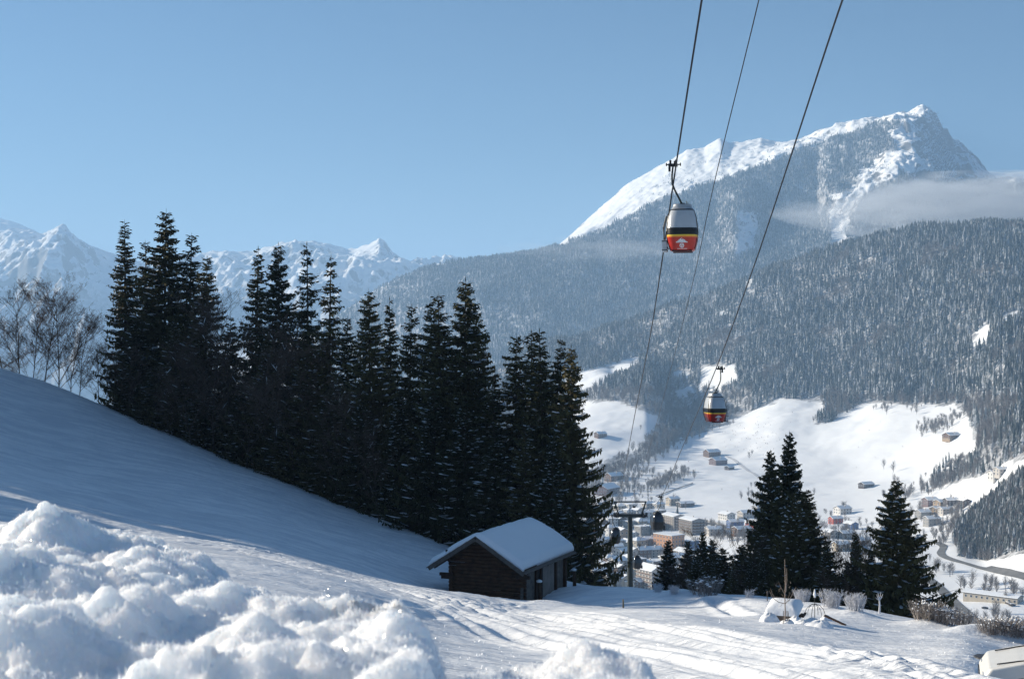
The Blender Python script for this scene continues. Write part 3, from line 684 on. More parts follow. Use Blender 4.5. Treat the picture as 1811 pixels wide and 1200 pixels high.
def tiny_bare(name, mat, seed, n=46, spread=.3):
    """a bare crown at the size of a few pixels: stem and fine rising sprays"""
    r = random.Random(seed); m = MB()
    def strip(a, b, w0, w1):
        a, b = Vector(a), Vector(b); s = Vector((r.uniform(-1, 1), r.uniform(-1, 1), 0)).normalized()
        m.add([a - s * w0, a + s * w0, b + s * w1, b - s * w1], [(0, 1, 2, 3)])
    strip((0, 0, -.05), (0, 0, .75), .02, .008); 
    for _ in range(n):
        z = r.uniform(.12, .72); a = r.uniform(0, 6.283); L = r.uniform(.2, .42) * (1.1 - z * .6)
        e = Vector((math.cos(a) * L * spread * 2.2, math.sin(a) * L * spread * 2.2, z + L * r.uniform(.7, 1.1)))
        b = Vector((0, 0, z)); strip(b, e, .010, .004)
        for _ in range(3):
            t = r.uniform(.3, .9); q = b.lerp(e, t); strip(q, q + Vector((r.uniform(-.12, .12), r.uniform(-.12, .12), r.uniform(.03, .14))), .006, .003)
    return m.mesh(name, [mat])

conifers_mid = [low_spruce('frosted_spruce', 7, 9, M['needles_frost'], i) for i in range(6)]
conifers_far = [low_spruce('small_spruce', 4, 6, M['needles_far'], 20 + i) for i in range(4)]
bares = [tiny_bare('bare_tree_shape', M['twig_frost'], 40 + i) for i in range(4)]

def sample_sheet(sh, n, u0, u1, d0, d1, seed, maskf, jx=9, jy=9):
    r = np.random.default_rng(seed)
    # uniform in world area: draw d with density ~ d, then u
    d = np.sqrt(r.uniform(d0 * d0, d1 * d1, n)); u = r.uniform(u0, u1, n)
    fi = np.interp(u, sh.us, np.arange(len(sh.us))); i = np.minimum(fi.astype(int), len(sh.us) - 2)
    z = np.empty(n); vis = np.zeros(n, bool)
    order = np.argsort(i)
    for c in np.unique(i):
        k = order[np.searchsorted(i[order], c):np.searchsorted(i[order], c, side='right')]
        dc, zc_ = sh.D[:, c], sh.Z[:, c]; z[k] = np.interp(d[k], dc, zc_)
        run = np.minimum.accumulate(CV - zc_ / dc * F)          # the horizon line built up so far
        vis[k] = (CV - (z[k] + 26) / d[k] * F) < np.interp(d[k], dc, run) + 2
    v = CV - z / d * F; m = maskf(u, v, d, r) & vis
    return np.stack([(u[m] - CU) / F * d[m], d[m], z[m] - .3], -1), u[m], v[m], d[m]

def fm_mid(u, v, d, r):
    j = fbm(u / 26, v / 18, 3, 71) * 7
    thin = (v > 690) & (u < 1330); dens = np.where(thin, .42, .95 + .9 * fbm(u / 42, v / 26, 3, 79))
    return forest_mask(u + j, v + j * .6, d) & (r.uniform(size=len(u)) < dens)
pts, u, v, d = sample_sheet(valley, 150000, -300, 2250, 1000, 3600, 3, fm_mid)
decid = (fbm(pts[:, 0] / 130, pts[:, 1] / 130, 3, 77) > .30) | ((np.abs(v - 722) < 16) & (u > 1380) & (RNG.uniform(size=len(u)) < .75)) | ((v > 690) & (u < 1330) & (RNG.uniform(size=len(u)) < .93)) | ((u > 1600) & (u < 1790) & (v > 735) & (v < 865) & (RNG.uniform(size=len(u)) < .45)) | ((v > 900) & (u > 1650) & (RNG.uniform(size=len(u)) < .45))
sz = RNG.uniform(11, 25, len(pts)) * (1 - .25 * sstep(2900, 3600, d)); sz = np.where(v > 800, sz * .62, sz); sz *= 1 + .35 * fbm(u / 60, v / 34, 2, 80)
p2, u2, v2, d2 = sample_sheet(valley, 60000, 1640, 2300, 900, 1500, 4, lambda u, v, d, r: in_poly(u, v, F_low[0]) & (r.uniform(size=len(u)) < .9))
pts = np.concatenate([pts, p2[:9000]]); n2 = len(p2[:9000]); decid = np.concatenate([decid, RNG.uniform(size=n2) < .5]); sz = np.concatenate([sz, RNG.uniform(6, 14, n2)])
print('forest', len(pts), decid.sum(), n2)
scatter_stuff('conifer_forest', conifers_mid, pts[~decid], sz[~decid], 'frosted conifer forest covering the ridge above the meadows', 1)
scatter_stuff('bare_forest', bares, pts[decid], sz[decid] * .8, 'bare grey brown woodland mixed into the conifer forest', 2)
def fm_far(u, v, d, r):
    j = fbm(u / 18, v / 14, 3, 72) * 10
    base = mt_mask(u + j, v + j * .6) & (d < 6300)
    dens = .72 + .5 * fbm(u / 30, v / 20, 3, 74)
    return base & (r.uniform(size=len(u)) < dens)
pts, u, v, d = sample_sheet(mount, 170000, 560, 2100, 4700, 6300, 5, fm_far)
print('mountain forest', len(pts))
scatter_stuff('mountain_forest', conifers_far, pts, RNG.uniform(12, 23, len(pts)), 'distant dark forest on the flank of the big mountain', 3)
# lone conifers and dwarf pines above the tree line
def fm_top(u, v, d, r): return (v < 420) & (u > 1130) & (u < 1760) & (d < 6260) & (r.uniform(size=len(u)) < .10) & ~mt_mask(u, v) & (fbm(u / 30, v / 16, 3, 78) > .05)
pts, u, v, d = sample_sheet(mount, 60000, 1100, 1800, 4900, 6300, 6, fm_top)
scatter_stuff('treeline_conifers', conifers_far, pts, RNG.uniform(6, 13, len(pts)), 'scattered stunted conifers above the tree line', 4)

# ------------------------------------------------------------------ near conifers
def spruce_meshes(h, spread, seed, dens=1.0, gap=0.10, top_thin=0.0, snow=.28, droop=1.0):
    r = random.Random(seed)
    V = []; Fc = []; SV = MB()
    trunk = MB(); lean = (r.uniform(-.012, .012) * h, r.uniform(-.012, .012) * h)
    def ax(z): t = (z / h) ** 2; return Vector((lean[0] * t, lean[1] * t, z))
    trunk.tube([ax(h * t) for t in (-.04, 0, .15, .4, .7, .9, 1.0)], [h * .0125, h * .0115, h * .009, h * .0065, h * .004, h * .002, .006], 7)
    z = h * .05; lob = [r.uniform(0, 6.283) for _ in range(4)]
    def quad(p, d, side, L, w, sag):
        m1 = p + d * (L * .45) + Vector((0, 0, -sag * .3)); e = p + d * L + Vector((0, 0, -sag))
        b = len(V); V.extend([p, m1 + side * w, e, m1 - side * w]); Fc.append((b, b + 1, b + 2, b + 3))
    up = Vector((0, 0, 1))
    while z < h * .985:
        t = z / h
        nb = r.choice((4, 5, 5, 6)) if t < .9 else 4
        a0 = r.uniform(0, 6.283)
        for k in range(nb):
            if r.random() < gap: continue
            a = a0 + 6.283 * k / nb + r.uniform(-.35, .35)
            irr = 1 + .16 * math.sin(a * 2 + lob[0] + t * 7) + .14 * math.sin(a * 3 + lob[1] - t * 17)
            prof = (1 - t) ** .82 * (1 - top_thin * max(0, t - .45)) * (.86 if t < .12 else 1)
            L = spread * prof * r.choice((r.uniform(.55, .95), r.uniform(.85, 1.22))) * irr + .13
            out = Vector((math.cos(a), math.sin(a), 0)); perp = Vector((-math.sin(a), math.cos(a), 0))
            rise = (.55 - 1.0 * (1 - t) ** .6 * droop) if t < .93 else .9
            tipup = .35 * L * (1 - t)
            z1 = min(h * .985, z + r.uniform(-.5, .5) * h * .034)
            root = ax(z1)
            def bp(s): return root + out * (s * L) + up * (L * rise * s * .55 - L * .22 * droop * math.sin(s * 2.6) * (1 - t) + tipup * s ** 3)
            # woody limb
            q0, q1, q2 = bp(.0), bp(.5), bp(1.0)
            trunk.tube([q0, q1, q2], [.018 + .012 * L, .012 + .006 * L, .004], 3, cap=False)
            n = max(4, int((L * 9.5 + 3) * dens))
            for i in range(n):
                s = .10 + .92 * (i + r.random()) / n
                p = bp(min(s, 1.0)); dd = (bp(min(1, s + .05)) - bp(max(0, s - .05))).normalized()
                for sg in (-1, 1):
                    tl = (.16 + .20 * L ** .7 * (1.12 - s)) * r.uniform(.6, 1.35)
                    dirv = (perp * sg * r.uniform(.5, 1.0) + dd * r.uniform(.35, 1.1) + up * r.uniform(-.75, .15)).normalized()
                    side = (up.cross(dirv) * r.uniform(.4, 1) + up * r.uniform(-.6, .6)).normalized()
                    quad(p, dirv, side, tl, .032 + tl * .13, tl * r.uniform(.05, .5) * droop)
                if r.random() < .95 * dens and t < .95:          # hanging curtain twigs
                    tl = (.17 + .34 * (1 - t)) * r.uniform(.4, 1.4) * (1 if L > .7 else .5)
                    dirv = Vector((r.uniform(-.35, .35), r.uniform(-.35, .35), -1)).normalized()
                    quad(p + perp * r.uniform(-.1, .1) * L * .6, dirv, (dd + perp * r.uniform(-.8, .8)).normalized(), tl, .045 + tl * .11, 0)
            # snow lying on the bough
            if r.random() < snow * 1.9 and L > .5 and t < .94:
                s0 = r.uniform(.25, .7); s1 = min(1.0, s0 + r.uniform(.12, .38)); w = r.uniform(.08, .26) * min(1, L * .5 + .2)
                pts = [bp(s0 + (s1 - s0) * i / 4) + up * .03 for i in range(5)]
                vs = []; 
                for i, p in enumerate(pts):
                    ww = w * math.sin(math.pi * (i + .6) / 5.2) * r.uniform(.7, 1.25); hh = ww * r.uniform(.35, .7)
                    vs += [p - perp * ww, p + up * hh + perp * r.uniform(-.02, .02), p + perp * ww]
                fs = []
                for i in range(4): fs += [(3*i, 3*i+1, 3*i+4, 3*i+3), (3*i+1, 3*i+2, 3*i+5, 3*i+4)]
                SV.add(vs, fs)
        z += h * .0125 * r.uniform(.75, 1.3) * (1.15 - .25 * t)
    # leader
    quad(ax(h * .985), up, Vector((1, 0, 0)), h * .022, .03, 0)
    vv = np.array([tuple(p) for p in V], np.float32); ff = np.array(Fc, np.int32)
    return dict(trunk=trunk.mesh('trunk', [M['bark']]), crown=mesh('crown', vv, ff, False, M['needles']), snow=SV.mesh('snow_load', [M['snow']], True), h=h)

SPR = {
 'full': [spruce_meshes(18, 3.7, 101, 1.05, snow=.42), spruce_meshes(18, 4.1, 102, 1.05, gap=.14, snow=.38), spruce_meshes(18, 3.4, 103, 1.0, gap=.2, snow=.5)],
 'slim': [spruce_meshes(18, 2.7, 104, .95, gap=.14, snow=.4), spruce_meshes(18, 2.4, 105, .95, gap=.22, top_thin=.4, snow=.4)],
 'thin': [spruce_meshes(18, 3.2, 106, .85, gap=.30, top_thin=.75, snow=.3, droop=1.2)],
 'wide': [spruce_meshes(12, 4.2, 107, 1.45, gap=.10, snow=.6, droop=1.15), spruce_meshes(12, 3.3, 108, 1.3, gap=.12, snow=.5)],
}
def conifer(kind, i, loc, h, label, group, rz=0.0, wide=1.0, name='spruce_tree', snow=True):
    p = SPR[kind][i]; s = h / p['h']
    t = thing(name, label, 'tree', loc, rz, group, (s * wide, s * wide, s))
    link('trunk', p['trunk'], t); link('crown', p['crown'], t)
    if snow: tag(link('snow_load', p['snow'], t), kind='stuff')
    return t
def behind(u, d): 
    x = (u - CU) / F * d; return Vector((x, d, near.h(x, d)))
def crest_d(u): return float(np.interp(u, [0, 200, 400, 600, 790, 1060, 1240, 1400, 1600, 1811], [132, 126, 116, 105, 93, 85, 74, 66, 59, 50]))
rt = random.Random(77)
# (u, v of the tip, metres behind the brow, kind, index, width, words that single it out)
main_trees = [
 (222, 388, 6, 'slim', 1, 1.15, 'slender spruce at the left edge of the dark grove beside the bare trees'),
 (262, 425, 10, 'slim', 0, 1.0, 'half hidden spruce between the slender left spruce and the tallest one'),
 (290, 369, 7, 'full', 0, 1.05, 'tallest spruce of the grove, with a bushy pointed top'),
 (333, 412, 9, 'slim', 0, 1.1, 'spruce close on the right side of the tallest one'),
 (362, 452, 6, 'full', 2, 1.0, 'shorter spruce sloping down to the notch in the grove'),
 (240, 560, 2, 'full', 1, .9, 'low spruce in front of the slender left spruce'),
 (310, 560, 3, 'full', 2, 1.0, 'snow dusted spruce standing before the tallest one'),
 (405, 560, 8, 'full', 1, .9, 'low dark spruce filling the notch between the two high clumps'),
 (452, 436, 8, 'slim', 1, 1.05, 'narrow spruce just right of the notch in the grove'),
 (495, 429, 7, 'full', 0, .95, 'bushy high spruce with its top before the snowy range'),
 (546, 429, 9, 'thin', 0, .95, 'thin topped spruce with see through upper boughs'),
 (580, 451, 7, 'thin', 0, 1.0, 'spruce with a bare spire and boughs reaching right'),
 (470, 590, 3, 'full', 2, 1.0, 'low spruce behind the grey bare trees of the grove'),
 (545, 600, 3, 'full', 1, 1.0, 'low dark spruce under the thin topped spruce'),
 (612, 560, 5, 'full', 2, .85, 'dark shoulder spruce left of the perfect cone'),
 (655, 511, 6, 'full', 0, .95, 'evenly conical spruce below the sharp far summit'),
 (693, 526, 10, 'slim', 1, .9, 'thin spire spruce right of the evenly conical one'),
 (722, 538, 8, 'slim', 0, .95, 'narrow spruce standing alone in the middle of the grove skyline'),
 (765, 532, 9, 'full', 1, .9, 'spruce with a ragged left side in the middle of the grove'),
 (782, 519, 6, 'slim', 0, 1.15, 'dense spruce touching the left side of the high pointed one'),
 (820, 492, 7, 'full', 0, 1.1, 'high pointed spruce crowning the middle of the grove'),
 (846, 560, 9, 'full', 2, .9, 'stepped spruce on the right shoulder of the high pointed one'),
 (640, 700, 2, 'full', 1, .9, 'low spruce at the hill brow in the deep shade'),
 (705, 690, 3, 'full', 2, .9, 'low snow flecked spruce left of the hut'),
 (770, 690, 3, 'full', 1, 1.0, 'low broad spruce right behind the hut gable'),
 (870, 650, 5, 'slim', 1, 1.2, 'slim dark spruce above the hut roof ridge'),
 (911, 590, 8, 'full', 2, .95, 'sunlit snowy spruce whose white boughs catch light'),
 (944, 584, 9, 'slim', 0, 1.2, 'twin topped spruce, left of the pair'),
 (962, 582, 6, 'slim', 0, 1.15, 'twin topped spruce, right of the pair'),
 (990, 598, 8, 'full', 1, .78, 'spruce near the right end of the grove with rounded top'),
 (1008, 610, 5, 'full', 0, .88, 'last spruce at the right end of the grove beside the valley'),
 (930, 760, 2, 'full', 1, .8, 'low dark spruce right behind the hut roof'),
 (975, 760, 2, 'full', 2, .8, 'low spruce beside the back corner of the hut'),
]
main_trees += [(275, 640, 1, 'full', 1, 1.0, 'low spruce at the brow under the tallest spruce'), (360, 640, 2, 'full', 2, 1.0, 'low spruce at the brow behind the forked snowy branch'),
 (430, 680, 1, 'full', 1, 1.0, 'low dark spruce at the brow between the bare trees'), (510, 700, 1, 'full', 0, 1.1, 'low dark spruce at the brow under the bushy high spruce'),
 (580, 690, 2, 'full', 1, 1.1, 'low dark spruce at the brow under the bare spire'), (820, 700, 2, 'full', 2, 1.1, 'low dark spruce under the high pointed one'),
 (875, 760, 1, 'full', 1, .9, 'low dark spruce touching the left side of the hut ridge')]
for k, (u, vt, back, kind, i, wd, lab) in enumerate(main_trees):
    d = crest_d(u) + back; b = behind(u, d); 
    top = (CV - vt) / F * d; h = top - b.z
    conifer(kind, i, b, h, lab, 'spruces of the dark grove behind the hut', rt.uniform(0, 6.28), 1.08 * wd * (18 / h) ** .55 if h < 18 else 1.08 * wd)
# right hand conifers at the meadow edge
right_trees = [
 (1393, 763, 14, 'wide', 1, .72, 'high thin topped spruce right of the pylon above the garden'),
 (1366, 795, 11, 'wide', 1, .78, 'spruce pressed against the left of the high thin topped one'),
 (1424, 866, 9, 'wide', 1, 1.1, 'shorter spruce on the right side of the garden clump'),
 (1402, 870, 7, 'wide', 0, .75, 'broad black spruce base in the middle of the garden clump'),
 (1343, 915, 9, 'wide', 1, 1.1, 'low spruce on the left flank of the garden clump'),
 (1586, 848, 9, 'wide', 0, .92, 'broad lone spruce with skirted boughs at the right meadow edge'),
 (1514, 940, 10, 'wide', 1, .62, 'small spruce left of the broad lone one'),
 (1500, 990, 9, 'wide', 1, 1.0, 'low dark spruce between the small spruce and the garden clump'), (1540, 975, 8, 'wide', 1, 1.0, 'low dark spruce tucked under the left skirt of the broad lone one'),
 (1262, 985, 5, 'wide', 0, .8, 'low bushy spruce in front of the two taller young ones'), (1297, 990, 5, 'wide', 0, .8, 'lowest bushy spruce in the dark thicket'), (1328, 985, 6, 'wide', 0, .8, 'low bushy spruce joining thicket and garden clump'),
 (1180, 953, 14, 'wide', 1, .85, 'small slender spruce right of the gondola pylon'),
 (1218, 955, 12, 'wide', 1, .7, 'narrow young spruce at the left end of the dark thicket'),
 (1242, 938, 14, 'wide', 1, .6, 'taller young spruce of the dark thicket, left one'),
 (1258, 952, 11, 'wide', 1, .75, 'taller young spruce of the dark thicket, right one'),
 (1232, 970, 6, 'wide', 0, .95, 'bushy young spruce in the dark thicket behind the frosted bush'),
 (1278, 968, 8, 'wide', 0, 1.0, 'bushy spruce in the middle of the dark thicket'),
 (1312, 962, 8, 'wide', 0, 1.0, 'bushy spruce at the right of the dark thicket'),
 (1464, 960, 7, 'wide', 1, 1.15, 'low spruce right of the garden clump'),
 (1347, 975, 5, 'wide', 0, .8, 'low bushy spruce at the foot of the garden clump'),
]
for k, (u, vt, back, kind, i, wd, lab) in enumerate(right_trees):
    d = crest_d(u) + back; b = behind(u, d); top = (CV - vt) / F * d; h = top - b.z
    p = SPR[kind][i]
    conifer(kind, i, b, h, lab, 'conifers along the lower meadow edge', rt.uniform(0, 6.28), wd * 12 / max(h, 6) * (h / 12) ** .75)

# ------------------------------------------------------------------ bare trees
def bare_meshes(h, seed, depth=5, spread=.5, n1=9, mat='twig', lean=0.0, fine=1.0, tw=1.0):
    r = random.Random(seed); tk = MB(); br = MB(); sn = MB()
    def grow(p, d, L, rad, lev, mb):
        n = 3 if lev < 3 else 2; pts = [p]; q = p; dd = d
        for i in range(n):
            dd = (dd + Vector((r.uniform(-.16, .16), r.uniform(-.16, .16), r.uniform(-.04, .12)))).normalized()
            q = q + dd * (L / n); pts.append(q)
        mb.tube(pts, [rad * (1 - .55 * i / n) for i in range(n + 1)], 3 if lev > 1 else 5, cap=False)
        if lev >= depth: return
        kids = {0: n1 + 5, 1: 7, 2: 5, 3: 3, 4: 3}.get(lev, 2)
        for k in range(int(kids * (fine if lev > 1 else 1) + r.random())):
            s = r.uniform(.2, 1.0) if lev else r.uniform(.12, 1.0)
            f = s * n; i = min(int(f), n - 1); b = pts[i].lerp(pts[i + 1], f - i)
            a = r.uniform(0, 6.283); side = Vector((math.cos(a), math.sin(a), 0))
            nd = (dd * r.uniform(.5, 1.0) + side * spread * r.uniform(.7, 1.4) + Vector((0, 0, .12))).normalized()
            grow(b, nd, L * r.uniform(.32, .58) * (1.15 - .4 * s if lev == 0 else 1), max(rad * r.uniform(.35, .55), .0075 * tw), lev + 1, br)
            if lev in (1,) and r.random() < .05:
                e = b + nd * L * .2; sn.tube([b + Vector((0, 0, .03)), b.lerp(e, .5) + Vector((0, 0, .05)), e + Vector((0, 0, .03))], [.02, .05, .02], 4)
    grow(Vector((0, 0, -.3)), Vector((lean, 0, 1)).normalized(), h * .92, h * .0055 * tw, 0, tk)
    return dict(trunk=tk.mesh('trunk', [M['bark'] if mat == 'twig' else M[mat]]), crown=br.mesh('branches', [M[mat]]), snow=sn.mesh('snow_load', [M['snow']], True) if sn.v else None, h=max(p_[2] for p_ in br.v))
BARE = [bare_meshes(12, 301, spread=.62, tw=1.35), bare_meshes(12, 302, spread=.72, n1=11, tw=1.35), bare_meshes(12, 303, spread=.95, n1=10, tw=1.35), bare_meshes(12, 304, 4, .7, 9)]
def bare(i, loc, h, label, group, rz=None, src=None, wide=1.0):
    p = (src or BARE)[i]; s = h / p['h']
    t = thing('bare_tree', label, 'tree', loc, rt.uniform(0, 6.28) if rz is None else rz, group, (s * wide, s * wide, s))
    link('trunk', p['trunk'], t); link('branches', p['crown'], t)
    if p['snow']: tag(link('snow_load', p['snow'], t), kind='stuff')
    return t
for (u, vt, back, i, wd, lab) in [
 (-30, 500, 6, 0, 1.0, 'bare tree half cut off by the left picture edge'), (36, 488, 5, 0, 1.0, 'leftmost upright bare tree on the hill brow'), (52, 492, 8, 1, .9, 'bare tree close behind the leftmost upright one'),
 (78, 474, 4, 1, 1.0, 'dense bare tree in the middle of the left copse'), (104, 482, 6, 0, 1.0, 'upright bare tree right of the dense one'), (125, 520, 5, 2, .9, 'bare tree with wide spreading twigs in the left copse'),
 (140, 545, 4, 0, 1.0, 'bare tree with a straight stem at the right of the left copse'), (180, 590, 5, 2, 1.1, 'small wide bare tree just left of the spruces'), (8, 540, 9, 2, 1.2, 'pinkish wide bare tree low at the left edge'),
 (205, 560, 3, 0, .8, 'bare sapling against the slender left spruce')]:
    d = crest_d(u) + back; b = behind(u, d); bare(i, b, (CV - vt) / F * d - b.z, lab, 'bare trees on the left hill brow', wide=wd)
for (u, vt, back, i, wd, lab) in [
 (340, 560, -1, 2, 1.0, 'spreading bare tree before the right side of the tallest spruce'), (378, 500, 0, 1, .9, 'bare tree at the left of the notch between the clumps'), (410, 492, 3, 0, .9, 'pale bare tree standing in the notch of the grove'),
 (436, 560, -1, 2, 1.1, 'grey bare tree with crossing limbs before the grove'), (478, 545, -1, 1, 1.0, 'brown bare tree before the bushy high spruce'), (520, 540, 0, 2, 1.0, 'brown bare tree before the thin topped spruce'),
 (225, 600, -1, 0, .8, 'bare thin tree before the slender left spruce'), (590, 640, -1, 2, .8, 'low bare tree before the bare spire spruce'), (300, 660, -1, 2, .9, 'low bare tree before the foot of the tallest spruce'), (670, 720, -1, 1, .7, 'low bare tree in shade left of the hut')]:
    d = crest_d(u) + back; b = behind(u, d); bare(i, b, (CV - vt) / F * d - b.z, lab, 'bare trees in front of the dark grove', wide=wd)
# thin saplings among the right conifers
SAP = [bare_meshes(6, 311, 4, .45, 12, 'twig', fine=.9), bare_meshes(6, 312, 4, .55, 10, 'twig', fine=.9)]
for (u, vt, back, i, lab) in [(1205, 950, 8, 0, 'thin bare sapling left of the dark thicket'), (1292, 940, 9, 1, 'thin bare sapling above the middle of the dark thicket'), (1310, 925, 11, 0, 'taller bare sapling over the right of the dark thicket'),
                              (1330, 945, 6, 1, 'bare sapling between thicket and garden clump'), (1478, 930, 9, 0, 'bare sapling right of the garden clump'), (1494, 945, 7, 1, 'bare sapling between garden clump and small spruce'),
                              (1530, 930, 11, 0, 'bare sapling against the left of the broad lone spruce'), (1268, 925, 12, 1, 'bare sapling rising behind the young spruces')]:
    d = crest_d(u) + back; b = behind(u, d); bare(i, b, (CV - vt) / F * d - b.z, lab, 'bare saplings along the meadow edge', src=SAP)

# ------------------------------------------------------------------ frosted bushes at the meadow edge
def bush_meshes(seed, n, up, rad, snowy, mat='twig_white'):
    r = random.Random(seed); b = MB(); s = MB()
    for k in range(n):
        a = r.uniform(0, 6.283); out = Vector((math.cos(a), math.sin(a), 0)) * r.uniform(.2, 1)
        p = Vector((out.x * rad * .62 + r.uniform(-.1, .1), out.y * rad * .62, -.1)); e = Vector((out.x * rad, out.y * rad, up * r.uniform(.6, 1.1)))
        m = p.lerp(e, .5) + Vector((r.uniform(-.08, .08), r.uniform(-.08, .08), .1)); b.tube([p, m, e], [.016, .014, .007], 3, cap=False)
        for _ in range(7):
            t = r.uniform(.3, 1); q = m.lerp(e, t) if r.random() < .7 else p.lerp(m, t)
            b.tube([q, q + Vector((r.uniform(-.2, .2), r.uniform(-.2, .2), r.uniform(.03, .25)))], [.011, .005], 3, cap=False)
        if r.random() < snowy:
            q = e - out * rad * r.uniform(0, .25); R = r.uniform(.04, .12)
            s.tube([q + Vector((-R, 0, 0)), q + Vector((-R * .5, r.uniform(-.03, .03), R * .2)), q + Vector((R * .3, .02, R * .3)), q + Vector((R * 1.2, 0, -.02))], [.015, R * .45, R * .5, .015], 5)
    return b.mesh('twigs', [M[mat]]), (s.mesh('snow_cap', [M['snow']], True) if s.v else None)
BU = [bush_meshes(1, 90, 1.2, .75, .0), bush_meshes(2, 90, 1.1, 1.25, .30, 'twig_frost'), bush_meshes(3, 14, .75, .45, 0), bush_meshes(4, 120, 1.2, 1.2, .45, 'twig_frost')]
for (u, v, i, s, lab) in [(1246, 1051, 1, 1.05, 'round frosted bush with a cap of snow before the dark thicket'), (1328, 1056, 2, .75, 'small spiky frosted tuft left of the fruit tree'), (1322, 1056, 2, .6, 'second tiny spiky tuft beside the spiky frosted tuft'),
                          (1418, 1064, 0, .72, 'frosted shrub right behind the snow covered trough'), (1470, 1072, 0, .80, 'frosted shrub in the middle of the garden edge'), (1512, 1078, 0, .78, 'frosted shrub left of the little trained tree'),
                          (1640, 1094, 3, .78, 'dark bush loaded with snow balls below the broad lone spruce'), (1672, 1102, 3, .7, 'white clotted bush above the straight road'), (1700, 1104, 3, .55, 'brown bush beside the straight road edge'),
                          (1752, 1118, 3, .62, 'snowy bush with dark leaves at the meadow corner'), (1790, 1121, 3, .66, 'rust brown bush near the right picture edge'), (1808, 1124, 1, .6, 'rust brown twigs cut by the right picture edge'),
                          (1163, 1046, 0, .55, 'small frosted sapling tuft right of the pylon foot'), (1192, 1049, 0, .5, 'small frosted tuft beside the slender spruce foot')]:
    s *= .60; p = near.hit(u, v, 30); t = thing('frosted_bush', lab, 'bush', p, rt.uniform(0, 6), 'frosted bushes along the meadow edge', (s * 1.25, s * 1.25, s))
    link('twigs', BU[i][0], t)
    if BU[i][1]: tag(link('snow_cap', BU[i][1], t), kind='stuff')

# ------------------------------------------------------------------ the log hut
th = math.radians(-22)                       # ridge runs away to the right
HUT = Vector((-1.84, 70.8, -11.47)); hutR = Matrix.Rotation(th, 3, 'Z')
hut = thing('log_hut', 'small dark log hut with a thick snow covered gable roof', 'hut', HUT, th)
gy = -1.75                                   # ground below the eave level
HL, HR, Y0, Y1 = -1.62, 2.30, .80, 6.7       # walls: left, right, front, back
RH, WE = 1.62, 2.58                          # ridge height, half width at the eaves
def roof_z(x): return RH * (1 - abs(x) / WE)
lg = MB(); n_log = 17
for k in range(-4, 16):                      # front and back gable logs
    z = gy + .02 + k * .185; 
    if z > RH - .25: break
    x0, x1 = HL - .16, HR + .12
    if z > 0: x1 = min(x1, WE * (1 - (z + .12) / RH)); x0 = max(x0, -WE * (1 - (z + .12) / RH))
    if x1 - x0 < .4: continue
    for yy in (Y0, Y1):
        a = MB(); a.tube([(x0, yy, z), ((x0 + x1) / 2, yy, z + rt.uniform(-.01, .01)), (x1, yy, z)], [.092, .097, .09], 7); link('log', a.mesh('log', [M['wood_log']]), hut)
    if z < -.1:
        a = MB(); a.tube([(HL, Y0 - .18, z + .09), (HL, Y1 + .15, z + .09)], .092, 7); link('log', a.mesh('log', [M['wood_log']]), hut)
# right hand wall: masonry with timber posts and a dark doorway
w_ = MB(); w_.box((HR - .12, (Y0 + Y1) / 2 + .1, gy - .3 + .85), (.22, Y1 - Y0 - .2, 2.5)); link('stone_wall', w_.mesh('stone_wall', [M['stone']]), hut)
for (y0, y1, m) in [(Y0 + .25, Y0 + 1.35, 'stone'), (Y0 + 2.3, Y0 + 4.2, 'plaster')]:
    w_ = MB(); w_.box((HR + .01, (y0 + y1) / 2, gy + .55), (.07, y1 - y0, 2.2)); link('wall_panel', w_.mesh('wall_panel', [M[m]]), hut)
for y in (Y0 + 1.45, Y0 + 2.2, Y0 + 4.35, Y1 - .1):
    w_ = MB(); w_.box((HR + .06, y, gy + .5), (.17, .17, 2.5)); link('post', w_.mesh('post', [M['wood_dark']]), hut)
w_ = MB(); w_.box((HR + .005, Y0 + 1.82, gy + .6), (.05, .58, 1.9)); link('door', w_.mesh('door', [M['black']]), hut)
w_ = MB(); w_.box((HR - .06, Y0 + .02 - .12, gy + .35), (.14, .06, 1.1)); link('corner_board', w_.mesh('corner_board', [M['wood_grey']]), hut)
for k in range(2):
    w_ = MB(); w_.box((HR + .35 + .2 * k, Y0 + 2.3 + .5 * k, gy - .12 + .0 * k), (.5, .9, .1), Matrix.Rotation(.15, 3, 'Y')); link('step', w_.mesh('step', [M['wood_grey']]), hut)
for (y, z) in [(Y0 + 1.2, gy + 1.0), (Y1 + .5, gy + .8)]:     # stumps and hooks with a cushion of snow
    w_ = MB(); w_.tube([(HR + .42, y, gy - .5), (HR + .40, y, z - .55), (HR + .36, y, z)], [.11, .1, .09], 7); link('wood_block', w_.mesh('wood_block', [M['wood_dark']]), hut)
    w_ = MB(); w_.tube([(HR + .36, y, z), (HR + .36, y, z + .07), (HR + .36, y, z + .14)], [.14, .17, .05], 8); link('snow_cushion', w_.mesh('snow_cushion', [M['snow']], True), hut)
for x, z, y in [(HL - .25, -.42, Y0 - .1), (HL - .18, -.58, Y0 - .05), (HR + .05, -.30, Y0 - .25)]:
    w_ = MB(); w_.box((x, y, z), (.75, .16, .15)); link('beam_end', w_.mesh('beam_end', [M['wood_dark']]), hut)
YB, YE = 0.0, 7.6
rafters = []
for y in (YB + .06, Y0 - .1, 3.6, Y1 + .2):                      # rafter pairs, the front ones show as grey barge boards
    for sg in (-1, 1):
        w_ = MB(); w_.beam((sg * .03, y, RH - .10), (sg * WE * 1.0, y, -.10), .06 if y == YB + .06 else .12, .17); link('rafter', w_.mesh('rafter', [M['wood_grey'] if y < .1 else M['wood_dark']]), hut)
